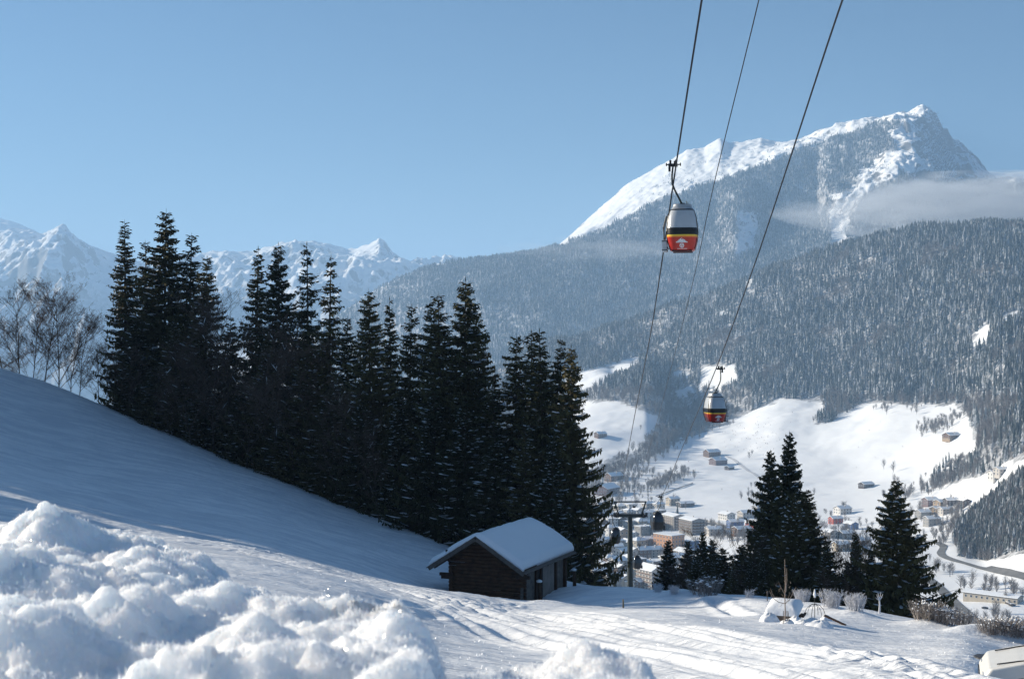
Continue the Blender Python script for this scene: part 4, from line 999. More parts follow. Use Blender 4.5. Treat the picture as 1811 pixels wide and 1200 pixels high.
for x, zz in [(0, RH - .32), (-1.5, RH * (1 - 1.5 / WE) - .3), (1.5, RH * (1 - 1.5 / WE) - .3)]:
    w_ = MB(); w_.tube([(x, YB + .15, zz), (x, YE - .1, zz)], .085, 7); link('purlin', w_.mesh('purlin', [M['wood_dark']]), hut)
for sg in (-1, 1):                                               # roof boards, course by course
    L = math.hypot(WE, RH); nrm = Vector((sg * RH, 0, WE)).normalized(); dn = Vector((sg * WE, 0, -RH)).normalized()
    for k in range(6):
        a = k * (L + .12) / 6; q = Vector((0, (YB + YE) / 2, RH)) + dn * (a + (L + .12) / 12) + nrm * (.012 + .016)
        w_ = MB(); w_.box(q, ((L + .12) / 6 + .03, YE - YB, .03), Matrix.Rotation(math.atan2(RH, WE) * sg + .03 * sg, 3, 'Y')); link('roof_board', w_.mesh('roof_board', [M['wood_grey']]), hut)
# snow blanket with rounded rims
nx, ny = 44, 50; us_ = np.linspace(-1, 1, nx); vs_ = np.linspace(0, 1, ny)
Ux, Vy = np.meshgrid(us_, vs_)
wx = WE * (.985 + .0 * Ux); xx = Ux * wx
yy_ = YB + .03 + Vy * (YE - YB - .06)
edge_d = np.minimum((1 - np.abs(Ux)) * WE * 1.2, np.minimum(Vy, 1 - Vy) * (YE - YB))
th_ = .15 + .22 * np.sqrt(np.clip(edge_d / .22, 0, 1)) * (1 - .2 * np.clip(edge_d / .38, 0, 1) ** 2)
lft = np.clip(-Ux * 3, 0, 1)
ridge_round = np.exp(-(xx / .55) ** 2) * .12
zz_ = RH * (1 - np.sqrt(xx ** 2 + .02) / WE) + .06 + th_ * (1 - .22 * lft) - ridge_round + fbm(xx * .7, yy_ * .6, 3, 5) * .10
bul = 1 + .03 * np.sin(np.clip(edge_d / .38, 0, 1) * np.pi)
top = np.stack([xx * bul, yy_, zz_], -1); bot = np.stack([xx, yy_, RH * (1 - np.abs(xx) / WE) + .05], -1)
V_ = np.concatenate([top.reshape(-1, 3), bot.reshape(-1, 3)]); i = np.arange(nx * ny).reshape(ny, nx)
f = [np.stack([i[:-1, :-1], i[:-1, 1:], i[1:, 1:], i[1:, :-1]], -1).reshape(-1, 4)]
rim = np.concatenate([i[0, :], i[1:, -1], i[-1, -2::-1], i[-2:0:-1, 0], [i[0, 0]]]); o2 = nx * ny
f.append(np.stack([rim[:-1], rim[:-1] + o2, rim[1:] + o2, rim[1:]], -1))
f.append(np.stack([i[:-1, :-1], i[1:, :-1], i[1:, 1:], i[:-1, 1:]], -1).reshape(-1, 4) + o2)
link('roof_snow', mesh('roof_snow', V_, np.concatenate(f), True, M['roof_snow']), hut)
w_ = MB(); w_.tube([(-WE * .62, YB + .1, RH * .38 + .14), (-WE * .62, YB + .1, RH * .38 + .30)], [.05, .06], 6); link('roof_knob', w_.mesh('roof_knob', [M['black']]), hut)
w_ = MB(); w_.beam((WE * .985, YB + .25, .11), (WE * .985, YB + 1.9, .11), .05, .05); link('snow_guard', w_.mesh('snow_guard', [M['wood_dark']]), hut)
w_ = MB(); w_.tube([(HL - .3, Y0 + .6, gy - .4), (HL - .22, Y0 + .8, gy + .9)], [.1, .07], 6); link('prop', w_.mesh('prop', [M['wood_dark']]), hut)

# ------------------------------------------------------------------ the garden: snow capped trough, fruit tree, ornament, posts
q = near.hit(1390, 1098, 30)
tr_ = thing('stone_trough', 'snow capped stone trough in the garden, its front wall brown', 'trough', q + Vector((.05, .6, -.08)), -.35, None, .66)
w_ = MB(); w_.box((0, 0, .2), (1.15, 1.2, .5)); link('basin', w_.mesh('basin', [M['stone']]), tr_)
w_ = MB()
nx, ny = 18, 18; A, B = np.meshgrid(np.linspace(-1, 1, nx), np.linspace(-1, 1, ny))
rr_ = np.clip(1 - np.maximum(np.abs(A), np.abs(B)) ** 3.2, 0, 1) ** .5
V_ = np.stack([A * .78 * (1 - .0 * B), B * .85, .47 + rr_ * .42 + B * .12 + .02 * fbm(A * 2, B * 2, 2, 9)], -1).reshape(-1, 3); i = np.arange(nx * ny).reshape(ny, nx)
link('snow_cap', mesh('snow_cap', V_, np.stack([i[:-1, :-1], i[:-1, 1:], i[1:, 1:], i[1:, :-1]], -1).reshape(-1, 4), True, M['snow']), tr_)
for k in range(3):
    w_ = MB(); w_.box((.62 + .12 * k, -.1 + .25 * k, .22), (.1, .9, .08)); link('plank', w_.mesh('plank', [M['wood_dark']]), tr_)
def snow_heap(u, v, r_, h_, label, dz=-.05):
    p = near.hit(u, v, 25); n = 20; vs = [(0, 0, h_)]; fs = []
    for k in range(1, 8):
        for j in range(n):
            a = 6.283 * j / n; q_ = r_ * k / 7 * (1 + .13 * math.sin(3 * a + u) + .08 * math.sin(7 * a + v))
            vs.append((q_ * math.cos(a), q_ * math.sin(a), h_ * math.sqrt(max(0, 1 - (k / 7) ** 2)) * (1 + .1 * math.sin(5 * a + k)) - .03))
    fs += [(0, 1 + j, 1 + (j + 1) % n) for j in range(n)]
    for k in range(6):
        for j in range(n): b0 = 1 + k * n; fs.append((b0 + j, b0 + n + j, b0 + n + (j + 1) % n, b0 + (j + 1) % n))
    o = link('snow_mound', mesh('snow_mound', vs, fs, True, M['snow']), None, p + Vector((0, 0, dz))); tag(o, label, 'snow mound', 'snow mounds round the garden trough')
for a_ in [(1360, 1098, .3, .32, 'steep snow mound against the left side of the stone trough'), (1393, 1102, .24, .2, 'little snow mound at the foot of the fruit tree'), (1407, 1100, .24, .26, 'rounded snow mound just right of the fruit tree'),
           (1419, 1103, .24, .2, 'small snow mound in the middle of the garden row'), (1437, 1102, .3, .24, 'snow mound right under the wire ornament'), (1450, 1108, .45, .26, 'broad snow mound at the right end of the garden row'),
           (1460, 1096, .2, .24, 'snow mound heaped on the end of the wooden board')]: snow_heap(*a_)
# fruit tree
p = near.hit(1388, 1102, 30); ft = thing('fruit_tree', 'leafless pruned fruit tree with two tall shoots before the trough', 'tree', p, 0, None, .68)
TAN = plain('tan_bark', (.34, .27, .22), .8, var=.3); tk = MB(); tk.tube([(0, 0, -.1), (.02, 0, .5), (.0, 0, 1.15)], [.034, .028, .024], 6); link('trunk', tk.mesh('trunk', [TAN]), ft)
bm_ = MB()
def lim(pts, r0): bm_.tube(pts, [.66 * r0 * (1 - .6 * k / (len(pts) - 1)) for k in range(len(pts))], 5)
lim([(0, 0, 1.0), (.03, 0, 1.6), (.01, 0, 2.2), (.0, .02, 2.75)], .036); lim([(.05, 0, 1.35), (.09, 0, 1.8), (.08, 0, 2.35)], .026)
lim([(0, 0, .85), (-.25, .05, .9), (-.5, 0, 1.08), (-.66, 0, 1.4)], .028); lim([(0, 0, 1.1), (-.3, -.05, 1.13), (-.45, 0, 1.15)], .024); lim([(-.45, 0, 1.15), (-.55, 0, 1.3), (-.6, 0, 1.5)], .016)
lim([(.02, 0, .85), (.22, 0, 1.05), (.38, 0, 1.4), (.48, 0, 1.55)], .026); lim([(0, 0, 1.25), (-.15, 0, 1.5), (-.28, 0, 1.8)], .018); lim([(.1, 0, 1.0), (.2, .05, 1.2), (.2, 0, 1.35)], .013); lim([(-.1, 0, .87), (-.2, -.1, .75), (-.28, 0, .72)], .012)
for k in range(26):
    a = Vector((rt.uniform(-.5, .4), 0, rt.uniform(.9, 1.8))); bm_.tube([Vector((a.x * .8, 0, a.z)), Vector((a.x * .8 + rt.uniform(-.1, .1), rt.uniform(-.08, .08), a.z + rt.uniform(.02, .14)))], [.007, .004], 3)
link('branches', bm_.mesh('branches', [TAN]), ft)
for sx in (-.1, .12, .2):
    w_ = MB(); w_.tube([(sx, -.12, -.1), (sx * .6, -.05, .55)], .014, 4); link('stake', w_.mesh('stake', [M['wood_grey']]), ft)
p = near.hit(1441, 1096, 30); orn = thing('garden_ornament', 'wire bell shaped garden ornament with a snow topped spike', 'ornament', p)
w_ = MB(); w_.tube([(0, 0, -.1), (0, 0, .95)], .012, 5)
for k in range(6):
    a = k * math.pi / 3; w_.tube([(0, 0, .52)] + [(.33 * math.cos(a) * math.sin(t * 1.57), .33 * math.sin(a) * math.sin(t * 1.57), .52 * math.cos(t * 1.35)) for t in (.3, .6, .85, 1.0)], .009, 4)
link('wire_frame', w_.mesh('wire_frame', [M['steel_dark']]), orn)
w_ = MB(); w_.tube([(0, 0, .72), (0, 0, .82), (0, 0, .98)], [.03, .05, .015], 6); link('snow_cap', w_.mesh('snow_cap', [M['snow']], True), orn)
p = near.hit(1102, 1074, 30); w_ = MB(); w_.tube([(0, 0, -.3), (.01, 0, .1), (0, 0, .36)], [.042, .04, .036], 6)
tag(link('marker_post', w_.mesh('marker_post', [plain('straw_wood', (.38, .27, .15), .8)]), None, p), 'short straw coloured wooden post alone in the snow meadow', 'post')
p = near.hit(1468, 1100, 30); w_ = MB(); w_.beam((-.15, .1, .2), (.38, -.4, .0), .12, .03)
tag(link('wooden_board', w_.mesh('wooden_board', [M['wood_dark']]), None, p), 'dark wooden board leaning out of the snow at the garden right end', 'board')
p = near.hit(1555, 1084, 30); t = thing('espalier_tree', 'tiny trained tree with a forked frosted top at the meadow edge', 'tree', p)
w_ = MB(); w_.tube([(0, 0, -.1), (.02, 0, .3), (0, 0, .62)], [.05, .035, .02], 6); link('trunk', w_.mesh('trunk', [M['twig_white']]), t)
w_ = MB()
for dx, dz in [(-.14, .0), (.12, .04), (-.05, .2), (.06, .22), (-.1, .12), (.14, .14)]: w_.tube([(0, 0, .5), (dx * .6, 0, .55 + dz * .5), (dx, 0, .6 + dz)], [.018, .012, .006], 4)
link('branches', w_.mesh('branches', [M['twig_white']]), t)
p = near.hit(1357, 1062, 30); w_ = MB(); w_.tube([(0, 0, -.1), (0, 0, .35)], .02, 5); w_.tube([(0, 0, .33), (0, 0, .42)], [.05, .02], 6)
tag(link('garden_stake', w_.mesh('garden_stake', [M['wood_grey']]), None, p), 'tiny garden stake at the snow edge left of the fruit tree', 'stake')

# ------------------------------------------------------------------ parked white car at the lower right
p = near.hit(1868, 1196, 24); cx, cy, cz = p; cx, cy, cz = 11.05, 27.2, -7.08
road_z = cz
car = thing('parked_car', 'snow covered white car cut by the lower right picture corner', 'car', (cx, cy, cz), math.radians(-17))
prof = [(-1.95, .35), (-2.0, .62), (-1.85, .84), (-1.3, .98), (-.95, 1.05), (-.45, 1.42), (.2, 1.5), (1.1, 1.47), (1.6, 1.2), (1.95, 1.0), (2.0, .5), (1.9, .32)]
wheel_x = (-1.25, 1.25)
poly = list(prof)
arch = []
for wx_ in reversed(wheel_x):
    for k in range(9):
        a = math.pi * k / 8; arch.append((wx_ + .39 * math.cos(a), .32 + .39 * math.sin(a)))
poly += arch
w_ = MB(); n = len(poly); ys = (-.86, -.80, .80, .86)
for j, yv in enumerate(ys):
    sc_ = .97 if j in (0, 3) else 1.0
    w_.v += [(x * sc_, yv, .32 + (z - .32) * (sc_ if z > 1.0 else 1)) for x, z in poly]
for j in range(3):
    for k in range(n): a = j * n + k; b = j * n + (k + 1) % n; w_.f.append((a, a + n, b + n, b)); w_.m.append(0)
w_.f.append(tuple(range(n))); w_.m.append(0); w_.f.append(tuple(3 * n + k for k in range(n - 1, -1, -1))); w_.m.append(0)
cb_ = link('body', w_.mesh('body', [plain('car_white', (.72, .70, .66), .3, var=.04, spec=.6)], False), car)
bv = cb_.modifiers.new('round', 'BEVEL'); bv.width = .11; bv.segments = 4; bv.limit_method = 'ANGLE'; bv.angle_limit = math.radians(25)
for sg in (-1, 1):
    w_ = MB(); w_.v = [(x, sg * .872, z) for x, z in [(-.85, 1.04), (-.42, 1.36), (.2, 1.42), (.2, 1.02)]]; w_.f = [(0, 1, 2, 3)]; w_.m = [0]; link('side_window', w_.mesh('side_window', [M['glass_dark']]), car)
    w_ = MB(); w_.v = [(x, sg * .872, z) for x, z in [(.26, 1.02), (.26, 1.42), (1.05, 1.39), (1.5, 1.1)]]; w_.f = [(0, 1, 2, 3)]; w_.m = [0]; link('side_window', w_.mesh('side_window', [M['glass_dark']]), car)
    for wx_ in wheel_x:
        w_ = MB(); w_.disc((wx_, sg * .74, .32), (0, 1, 0), .32, .2, 22); wh = link('wheel', w_.mesh('wheel', [M['rubber']]), car)
        w_ = MB(); w_.disc((wx_, sg * .85, .32), (0, 1, 0), .2, .03, 14); link('rim', w_.mesh('rim', [M['steel_bright']]), wh)
    w_ = MB(); w_.box((-1.93, sg * .60, .66), (.06, .26, .1)); link('headlight', w_.mesh('headlight', [M['glass_grey']]), car)
w_ = MB(); w_.box((-1.96, 0, .48), (.12, 1.5, .2)); link('bumper', w_.mesh('bumper', [M['black']]), car)
for sg in (-1, 1):
    w_ = MB(); w_.tube([(-1.7, sg * .62, .9), (-1.3, sg * .66, .99), (-.98, sg * .7, 1.05)], .012, 4); link('hood_seam', w_.mesh('hood_seam', [M['black']]), car)
    w_ = MB(); w_.box((-.6, sg * .872, .68), (.015, .012, .6)); w_.box((.35, sg * .872, .68), (.015, .012, .6)); w_.box((-.1, sg * .875, .58), (1.5, .012, .06)); link('door_trim', w_.mesh('door_trim', [M['black']]), car)
w_ = MB(); w_.v = [(-.93, -.7, 1.08), (-.93, .7, 1.08), (-.45, .62, 1.43), (-.45, -.62, 1.43)]; w_.f = [(0, 1, 2, 3)]; w_.m = [0]; link('windscreen', w_.mesh('windscreen', [M['glass_dark']]), car)
w_ = MB()
A, B = np.meshgrid(np.linspace(0, 1, 16), np.linspace(-1, 1, 10)); px_ = np.interp(A, [0, .25, .3, .5, 1], [-.6, -.5, -.4, -.1, 1.3]); pz_ = np.interp(px_, [-1.85, -1.3, -.95, -.45, .2, 1.1, 1.4], [.86, .99, 1.07, 1.43, 1.51, 1.48, 1.3])
V_ = np.stack([px_, B * .76, pz_ + .12 * np.clip(1 - np.abs(B) ** 5, 0, 1) * np.clip(np.sin(A * 3.14) * 3, 0, 1)], -1).reshape(-1, 3); i = np.arange(160).reshape(10, 16)
link('snow_cover', mesh('snow_cover', V_, np.stack([i[:-1, :-1], i[:-1, 1:], i[1:, 1:], i[1:, :-1]], -1).reshape(-1, 4), True, M['snow']), car)

# ------------------------------------------------------------------ gondola lift
def pt(u, v, d): return P(u, v, d)
def spline(pts, n=14):
    pts = [pts[0] * 2 - pts[1]] + pts + [pts[-1] * 2 - pts[-2]]; out = []
    for i in range(1, len(pts) - 2):
        for k in range(n):
            t = k / n; a, b, c, d = pts[i-1:i+3]
            out.append(.5 * ((2 * b) + (c - a) * t + (2*a - 5*b + 4*c - d) * t*t + (3*b - a - 3*c + d) * t**3))
    out.append(pts[-2]); return out
# rope ways: the near part rises over the viewer's head, the far part runs from tower to tower
Lp = [pt(1291, -300, 33), pt(1241, 0, 44), pt(1195, 296, 60), pt(1168, 480, 75), pt(1148, 604, 92), pt(1121, 742, 128), pt(1105, 830, 172), pt(1091, 904, 222)]
Rp = [pt(1620, -350, 33), pt(1490, 0, 46), pt(1394, 290, 63), pt(1330, 480, 78), pt(1265, 655, 99), pt(1205, 795, 140), pt(1167, 882, 182), pt(1138, 905, 224)]
Cp = [pt(1408, -300, 34), pt(1342, 0, 46), pt(1264, 320, 66), pt(1225, 500, 85), pt(1190, 638, 115), pt(1152, 780, 160), pt(1115, 888, 226)]
cabm = M['cable']
def rope(pts, r, label, nseg=14):
    m = MB(); m.tube(spline(pts, nseg), r, 5); o = link('steel_cable', m.mesh('steel_cable', [cabm]), None); return tag(o, label, 'cable', 'cables of the gondola lift')
rope(Lp, .036, 'left thick haul cable from the top edge to the pylon, past the near cabin')
rope(Rp, .036, 'right thick haul cable from the top edge, past the smaller red cabin')
rope(Cp, .021, 'thin middle cable running down between the two haul cables')
T2 = pt(1086, 1022, 385)
rope([pt(1091, 904, 222), pt(1084, 916, 240), pt(1080, 985, 330), pt(1078, 1018, 385)], .036, 'haul cable between the pylons, left side')
rope([pt(1138, 905, 224), pt(1128, 970, 262), pt(1102, 1010, 340), pt(1099, 1018, 385)], .036, 'haul cable between the pylons, right side')

def cabin(loc, rz, label, red=True, s=1.0, skis=1):
    t = thing('gondola_cabin', label, 'gondola', loc, rz, 'cabins of the gondola lift', s)
    H = 2.15
    # (height, half width x, half depth y)
    prof = [(0, .52, .60), (.06, .56, .66), (.30, .635, .78), (.62, .70, .88), (.66, .705, .885), (.72, .71, .89), (.95, .715, .90), (1.05, .71, .895), (1.12, .70, .88), (1.5, .65, .80), (1.78, .575, .70), (1.90, .52, .62), (2.0, .44, .52), (2.10, .40, .46)]
    def ring(hx, hy, n=28, e=4.2):
        out = []
        for j in range(n):
            a = 2 * math.pi * (j + .5) / n; c, s_ = math.cos(a), math.sin(a)
            rr = (abs(c) ** e + abs(s_) ** e) ** (-1 / e); out.append((hx * rr * c, hy * rr * s_))
        return out
    def shell(name, z0, z1, mat, off=0.0, cap0=False, cap1=False):
        zs = sorted(set([z0, z1] + [p[0] for p in prof if z0 < p[0] < z1])); m = MB(); n = 28
        for z in zs:
            hx = np.interp(z, [p[0] for p in prof], [p[1] for p in prof]) + off; hy = np.interp(z, [p[0] for p in prof], [p[2] for p in prof]) + off
            m.v += [(x, y, z - H - 0.0) for x, y in ring(hx, hy)]
        for i in range(len(zs) - 1):
            for j in range(n): m.f.append((i*n + j, i*n + (j+1) % n, (i+1)*n + (j+1) % n, (i+1)*n + j)); m.m.append(0)
        if cap0: m.f.append(tuple(range(n - 1, -1, -1))); m.m.append(0)
        if cap1: m.f.append(tuple((len(zs)-1)*n + j for j in range(n))); m.m.append(0)
        return link(name, m.mesh(name, [mat], True), t)
    low, yel, ora = (M['red'], M['yellow'], M['orange']) if red else (M['steel_dark'], M['steel_dark'], M['steel_dark'])
    # x is across the view here, the front faces -y
    shell('lower_shell', .03, .61, low, cap0=True)
    shell('orange_stripe', .61, .67, ora, .004); shell('yellow_stripe', .67, .73, yel, .004)
    shell('black_band', .73, 1.0, M['black'], .002)
    shell('window_band', 1.0, 1.86, M['glass_grey'] if red else M['glass_dark'], 0)
    shell('window_seal', 1.00, 1.045, M['black'], .012); shell('window_rail', 1.86, 1.91, M['black'], .01)
    shell('roof_cap', 1.91, 2.15, M['steel_bright'] if red else M['steel_dark'], .01, cap1=True)
    for sx in (-1, 1):                                    # corner mouldings and door frame
        for sy in (-1, 1):
            m = MB(); pts = []
            for z in (.1, .5, .9, 1.3, 1.6, 1.86):
                hx = np.interp(z, [p[0] for p in prof], [p[1] for p in prof]); hy = np.interp(z, [p[0] for p in prof], [p[2] for p in prof])
                pts.append((sx * hx * .985, sy * hy * .62, z - H))
            m.tube(pts, .018, 4); link('door_seal', m.mesh('door_seal', [M['black']]), t)
    sx = -1 if skis > 0 else 1
    m = MB()
    for yy in (-.25, .35): m.tube([(sx * .50, yy, 1.93 - H), (sx * .70, yy, 1.62 - H), (sx * .85, yy, 1.05 - H), (sx * .84, yy, .5 - H), (sx * .64, yy, .12 - H)], .02, 5)
    link('door_rod', m.mesh('door_rod', [M['black']]), t)
    if red:
        m = MB(); yv = -.0                                 # white emblem: skyline over a round badge, on the front shell
        def onf(x, z): 
            hy = np.interp(z, [p[0] for p in prof], [p[2] for p in prof]); return (x, -(hy + .008), z - H)
        def patch(poly, name='emblem'):
            b = len(m.v); m.v.extend([onf(x, z) for x, z in poly]); m.f.append(tuple(range(b, b + len(poly)))); m.m.append(0)
        for x, w0, z1 in [(-.225, .035, .42), (-.17, .04, .46), (-.115, .045, .51), (-.055, .05, .55), (0, .05, .50), (.055, .05, .53), (.12, .045, .50), (.175, .04, .45), (.225, .035, .42)]:
            patch([(x - w0 * .6, .385), (x + w0 * .6, .385), (x + w0 * .6, z1 - .03), (x, z1 + .015), (x - w0 * .6, z1 - .03)])
        patch([(-.26, .365), (.26, .365), (.26, .40), (-.26, .40)])
        patch([(-.012, .54), (.012, .54), (.0, .61)])
        m2 = MB(); 
        for k in range(14):
            a0, a1 = 6.2832 * k / 14, 6.2832 * (k + 1) / 14
            b = len(m.v); m.v.extend([onf(r_ * math.cos(a), .24 + r_ * math.sin(a)) for r_, a in ((.105, a0), (.105, a1), (.07, a1), (.07, a0))]); m.f.append((b, b+1, b+2, b+3)); m.m.append(0)
        for a in (0.5236, 2.618, 4.712): 
            dx, dz = math.cos(a), math.sin(a); b = len(m.v); m.v.extend([onf(-dz * .018, .24 + dx * .018), onf(dz * .018, .24 - dx * .018), onf(dx * .075 + dz * .018, .24 + dz * .075 - dx * .018), onf(dx * .075 - dz * .018, .24 + dz * .075 + dx * .018)]); m.f.append((b, b+1, b+2, b+3)); m.m.append(0)
        link('emblem', m.mesh('emblem', [M['white']]), t)
        m = MB()
        for k in range(9):
            x0 = -.2 + k * .05
            b = len(m.v); m.v.extend([onf(x0, .085), onf(x0 + .035, .085), onf(x0 + .035, .112), onf(x0, .112)]); m.f.append((b, b+1, b+2, b+3)); m.m.append(0)
        link('lettering', m.mesh('lettering', [M['white']]), t)
    m = MB(); m.tube([(.45, -.62, .01 - H), (-.45, -.62, .01 - H)], .035, 5); m.tube([(.45, .62, .01 - H), (-.45, .62, .01 - H)], .035, 5); link('bumper', m.mesh('bumper', [M['steel_dark']]), t)
    # ski rack
    sk = -1 if skis > 0 else 1
    m = MB(); m.box((sk * .80, 0, .26 - H), (.20, .95, .52)); link('ski_rack', m.mesh('ski_rack', [M['steel_bright'] if red else M['steel_dark']]), t)
    m = MB(); m.box((sk * .80, 0, .46 - H), (.24, 1.0, .03)); m.box((sk * .80, 0, .06 - H), (.24, 1.0, .03)); m.tube([(sk * .8, -.5, .5 - H), (sk * .86, -.5, 1.1 - H), (sk * .72, -.45, 1.6 - H)], .016, 4); link('rack_frame', m.mesh('rack_frame', [M['steel_dark']]), t)
    # hanger: straight foot, elbow and upright to the grip
    gx = -.60 * sk * -1
    m = MB(); m.tube([(.0, 0, 0), (gx * .25, 0, .28), (gx * .62, 0, .72), (gx * .78, 0, .98), (gx * .80, 0, 1.35), (gx * .72, 0, 1.78)], [.045, .045, .045, .045, .042, .04], 8); link('hanger_arm', m.mesh('hanger_arm', [M['steel']]), t)
    m = MB(); m.box((0, 0, .02), (.22, .3, .1)); m.tube([(.18, 0, 0), (.18, 0, .17)], .015, 4); m.tube([(.24, .1, 0), (.24, .1, .13)], .013, 4); link('hanger_mount', m.mesh('hanger_mount', [M['steel']]), t)
    c0 = gx * .72; m = MB(); g1 = 1 if gx < 0 else -1
    m.box((c0, 0, 1.82), (.42, .22, .13)); m.box((c0 + .1, 0, 1.92), (.12, .3, .16)); m.box((c0 - .12, 0, 1.95), (.09, .12, .2)); m.tube([(c0 - .3, 0, 1.85), (c0 + .34, 0, 1.85)], .03, 6); m.box((c0 - g1 * .16, 0, 1.66), (.1, .14, .26))
    link('grip', m.mesh('grip', [M['black']]), t)
    for dx in (-.3, .34):
        m = MB(); m.disc((c0 + dx, 0, 1.85), (1, 0, 0), .075, .05, 12); link('grip_wheel', m.mesh('grip_wheel', [M['black']]), t)
    m = MB(); m.disc((c0 + .12, -.1, 2.0), (1, 0, 0), .06, .05, 10); link('grip_wheel', m.mesh('grip_wheel', [M['black']]), t)
    return t
def tilt(o, ry): o.rotation_euler[1] = ry
cabin(pt(1207, 362, 60), math.radians(-9), 'nearest gondola cabin, large red and grey, hanging before the big mountain', s=.92)
cabin(pt(1264, 695, 98), math.radians(12), 'smaller red and grey gondola cabin hanging over the snowy meadow', skis=-1, s=.92)
cabin(pt(1162, 905, 175), math.radians(12), 'dark gondola cabin just right above the pylon crossarm', red=False, s=1.0, skis=-1)
cabin(pt(1089, 933, 232), math.radians(-9), 'dark gondola cabin left of the pylon', red=False, s=1.14)
cabin(pt(1126, 982, 262), math.radians(12), 'small dark gondola cabin close behind the pylon mast', red=False, s=1.08, skis=-1)

def pylon(top_uv, d, gauge, hmast, label, s=1.0):
    base = P(top_uv[0], top_uv[1], d)
    t = thing('lift_pylon', label, 'pylon', base + Vector((0, 0, -hmast)), 0, 'pylons of the gondola lift')
    g = gauge / 2; Z = hmast
    m = MB(); m.tube([(0, 0, -.5), (0, 0, Z * .5), (0, 0, Z)], [.50 * s, .44 * s, .36 * s], 16); link('mast', m.mesh('mast', [M['steel']]), t)
    m = MB(); m.box((0, 0, Z + .05), (gauge + .9, .4, .45)); link('crossarm', m.mesh('crossarm', [M['steel']]), t)
    m = MB(); top = Z + 2.25 * s
    m.beam((-g * .86, 0, Z + .1), (-g * 1.18, 0, top), .2, .24); m.beam((g * .86, 0, Z + .1), (g * 1.18, 0, top), .2, .24); m.beam((-g * 1.25, 0, top), (g * 1.25, 0, top), .18, .2); link('lifting_frame', m.mesh('lifting_frame', [M['steel']]), t)
    m = MB(); m.box((-.1, -.05, Z + .75), (.05, .05, 1.3)); m.box((.35, 0, Z + .55), (.04, .04, 1.0)); m.box((-.75, 0, Z + .5), (.04, .04, .9)); m.box((0, -.2, Z + .85), (gauge * .86, .04, .04)); m.box((0, .3, Z + .85), (gauge * .86, .04, .04)); m.box((.0, .0, Z + .3), (gauge * .9, .9, .05))
    for k in range(7): m.box(((k - 3) * gauge * .14, -.2, Z + .5), (.035, .035, .8))
    link('catwalk', m.mesh('catwalk', [M['steel_dark']]), t)
    m = MB(); m.box((.62 * s, 0, Z + 1.45), (.42, .3, .3)); link('loudspeaker', m.mesh('loudspeaker', [M['black']]), t)
    for sg in (-1, 1):
        m = MB(); m.box((sg * g, 0, Z + .18), (.12, 3.6, .16)); m.box((sg * g, 0, Z + .0), (.5, 1.2, .35)); sb = link('sheave_beam', m.mesh('sheave_beam', [M['steel_dark']]), t)
        for k in range(8):
            m = MB(); m.disc((sg * g, -1.6 + k * .457, Z + .22), (1, 0, 0), .21, .12, 12); link('sheave', m.mesh('sheave', [M['rubber']]), sb)
        m = MB(); m.box((sg * (g + .42), -.6, Z + .28), (.34, .5, .62)); link('catch_plate', m.mesh('catch_plate', [M['steel_dark']]), t)
    m = MB()
    for k in range(int(Z * 2.5)): m.box((0, -.56 * s, Z - .4 - k * .4), (.36, .03, .03))
    m.beam((-.18, -.56 * s, 0.2), (-.18, -.56 * s, Z), .03, .03); m.beam((.18, -.56 * s, 0.2), (.18, -.56 * s, Z), .03, .03); link('ladder', m.mesh('ladder', [M['steel_dark']]), t)
    return t
pylon((1114.5, 912), 224, 4.15, 17, 'tall steel lift pylon standing in front of the village')
pylon((1088, 1018), 385, 3.4, 13, 'farther small lift pylon low beside the tall one')

# ------------------------------------------------------------------ roads draped over the valley
def road(name, uvs, width, mat, label, lift=.35, dmin=500, uvd=None):
    pts = [valley.hit(u, v, dmin) for u, v in uvs]; pts = spline(pts, 8)
    vs = []; fs = []; NX = 5
    for i, p in enumerate(pts):
        t = (pts[min(i + 1, len(pts) - 1)] - pts[max(i - 1, 0)]); t.z = 0; s = Vector((t.y, -t.x, 0)).normalized()
        for k in range(NX):
            q = p + s * width * (k / (NX - 1) - .5); q.z = valley.h(q.x, q.y) + lift * (1 if 0 < k < NX - 1 else .9); vs.append(q)
    for i in range(len(pts) - 1):
        for k in range(NX - 1): a = i * NX + k; fs.append((a, a + 1, a + 1 + NX, a + NX))
    m_ = mesh(name, vs, fs, True, mat); return tag(link(name, m_), label, kind='structure')
road('valley_road', [(1560, 985), (1605, 962), (1645, 958), (1668, 965), (1664, 978), (1680, 988), (1740, 1005), (1811, 1021), (1900, 1042), (2000, 1065)], 6.5, M['asphalt'], 'cleared grey main road curving out of the village')
road('side_road', [(1748, 1002), (1778, 1008), (1811, 1015), (1880, 1034)], 4.5, M['asphalt'], 'dark lay-by alongside the main road')
road('straight_road', [(1640, 1022), (1662, 1040), (1690, 1068), (1715, 1090), (1745, 1116), (1775, 1150)], 8, M['asphalt'], 'straight grey road descending past the long flat building')
road('hill_road', [(1062, 888), (1075, 893), (1082, 905), (1095, 920), (1106, 935), (1108, 950)], 11, M['asphalt'], 'bending village road left of the pylon')
road('farm_track', [(1283, 805), (1310, 822), (1335, 838), (1350, 848), (1372, 868)], 5, plain('packed_snow', (.58, .58, .60), .8), 'packed snow track passing the three farm houses')
road('village_road', [(1135, 985), (1160, 960), (1150, 935), (1185, 925), (1250, 925), (1310, 938), (1380, 948), (1440, 955), (1560, 985)], 10, M['asphalt'], 'main village street running behind the apartment blocks')
lane = near
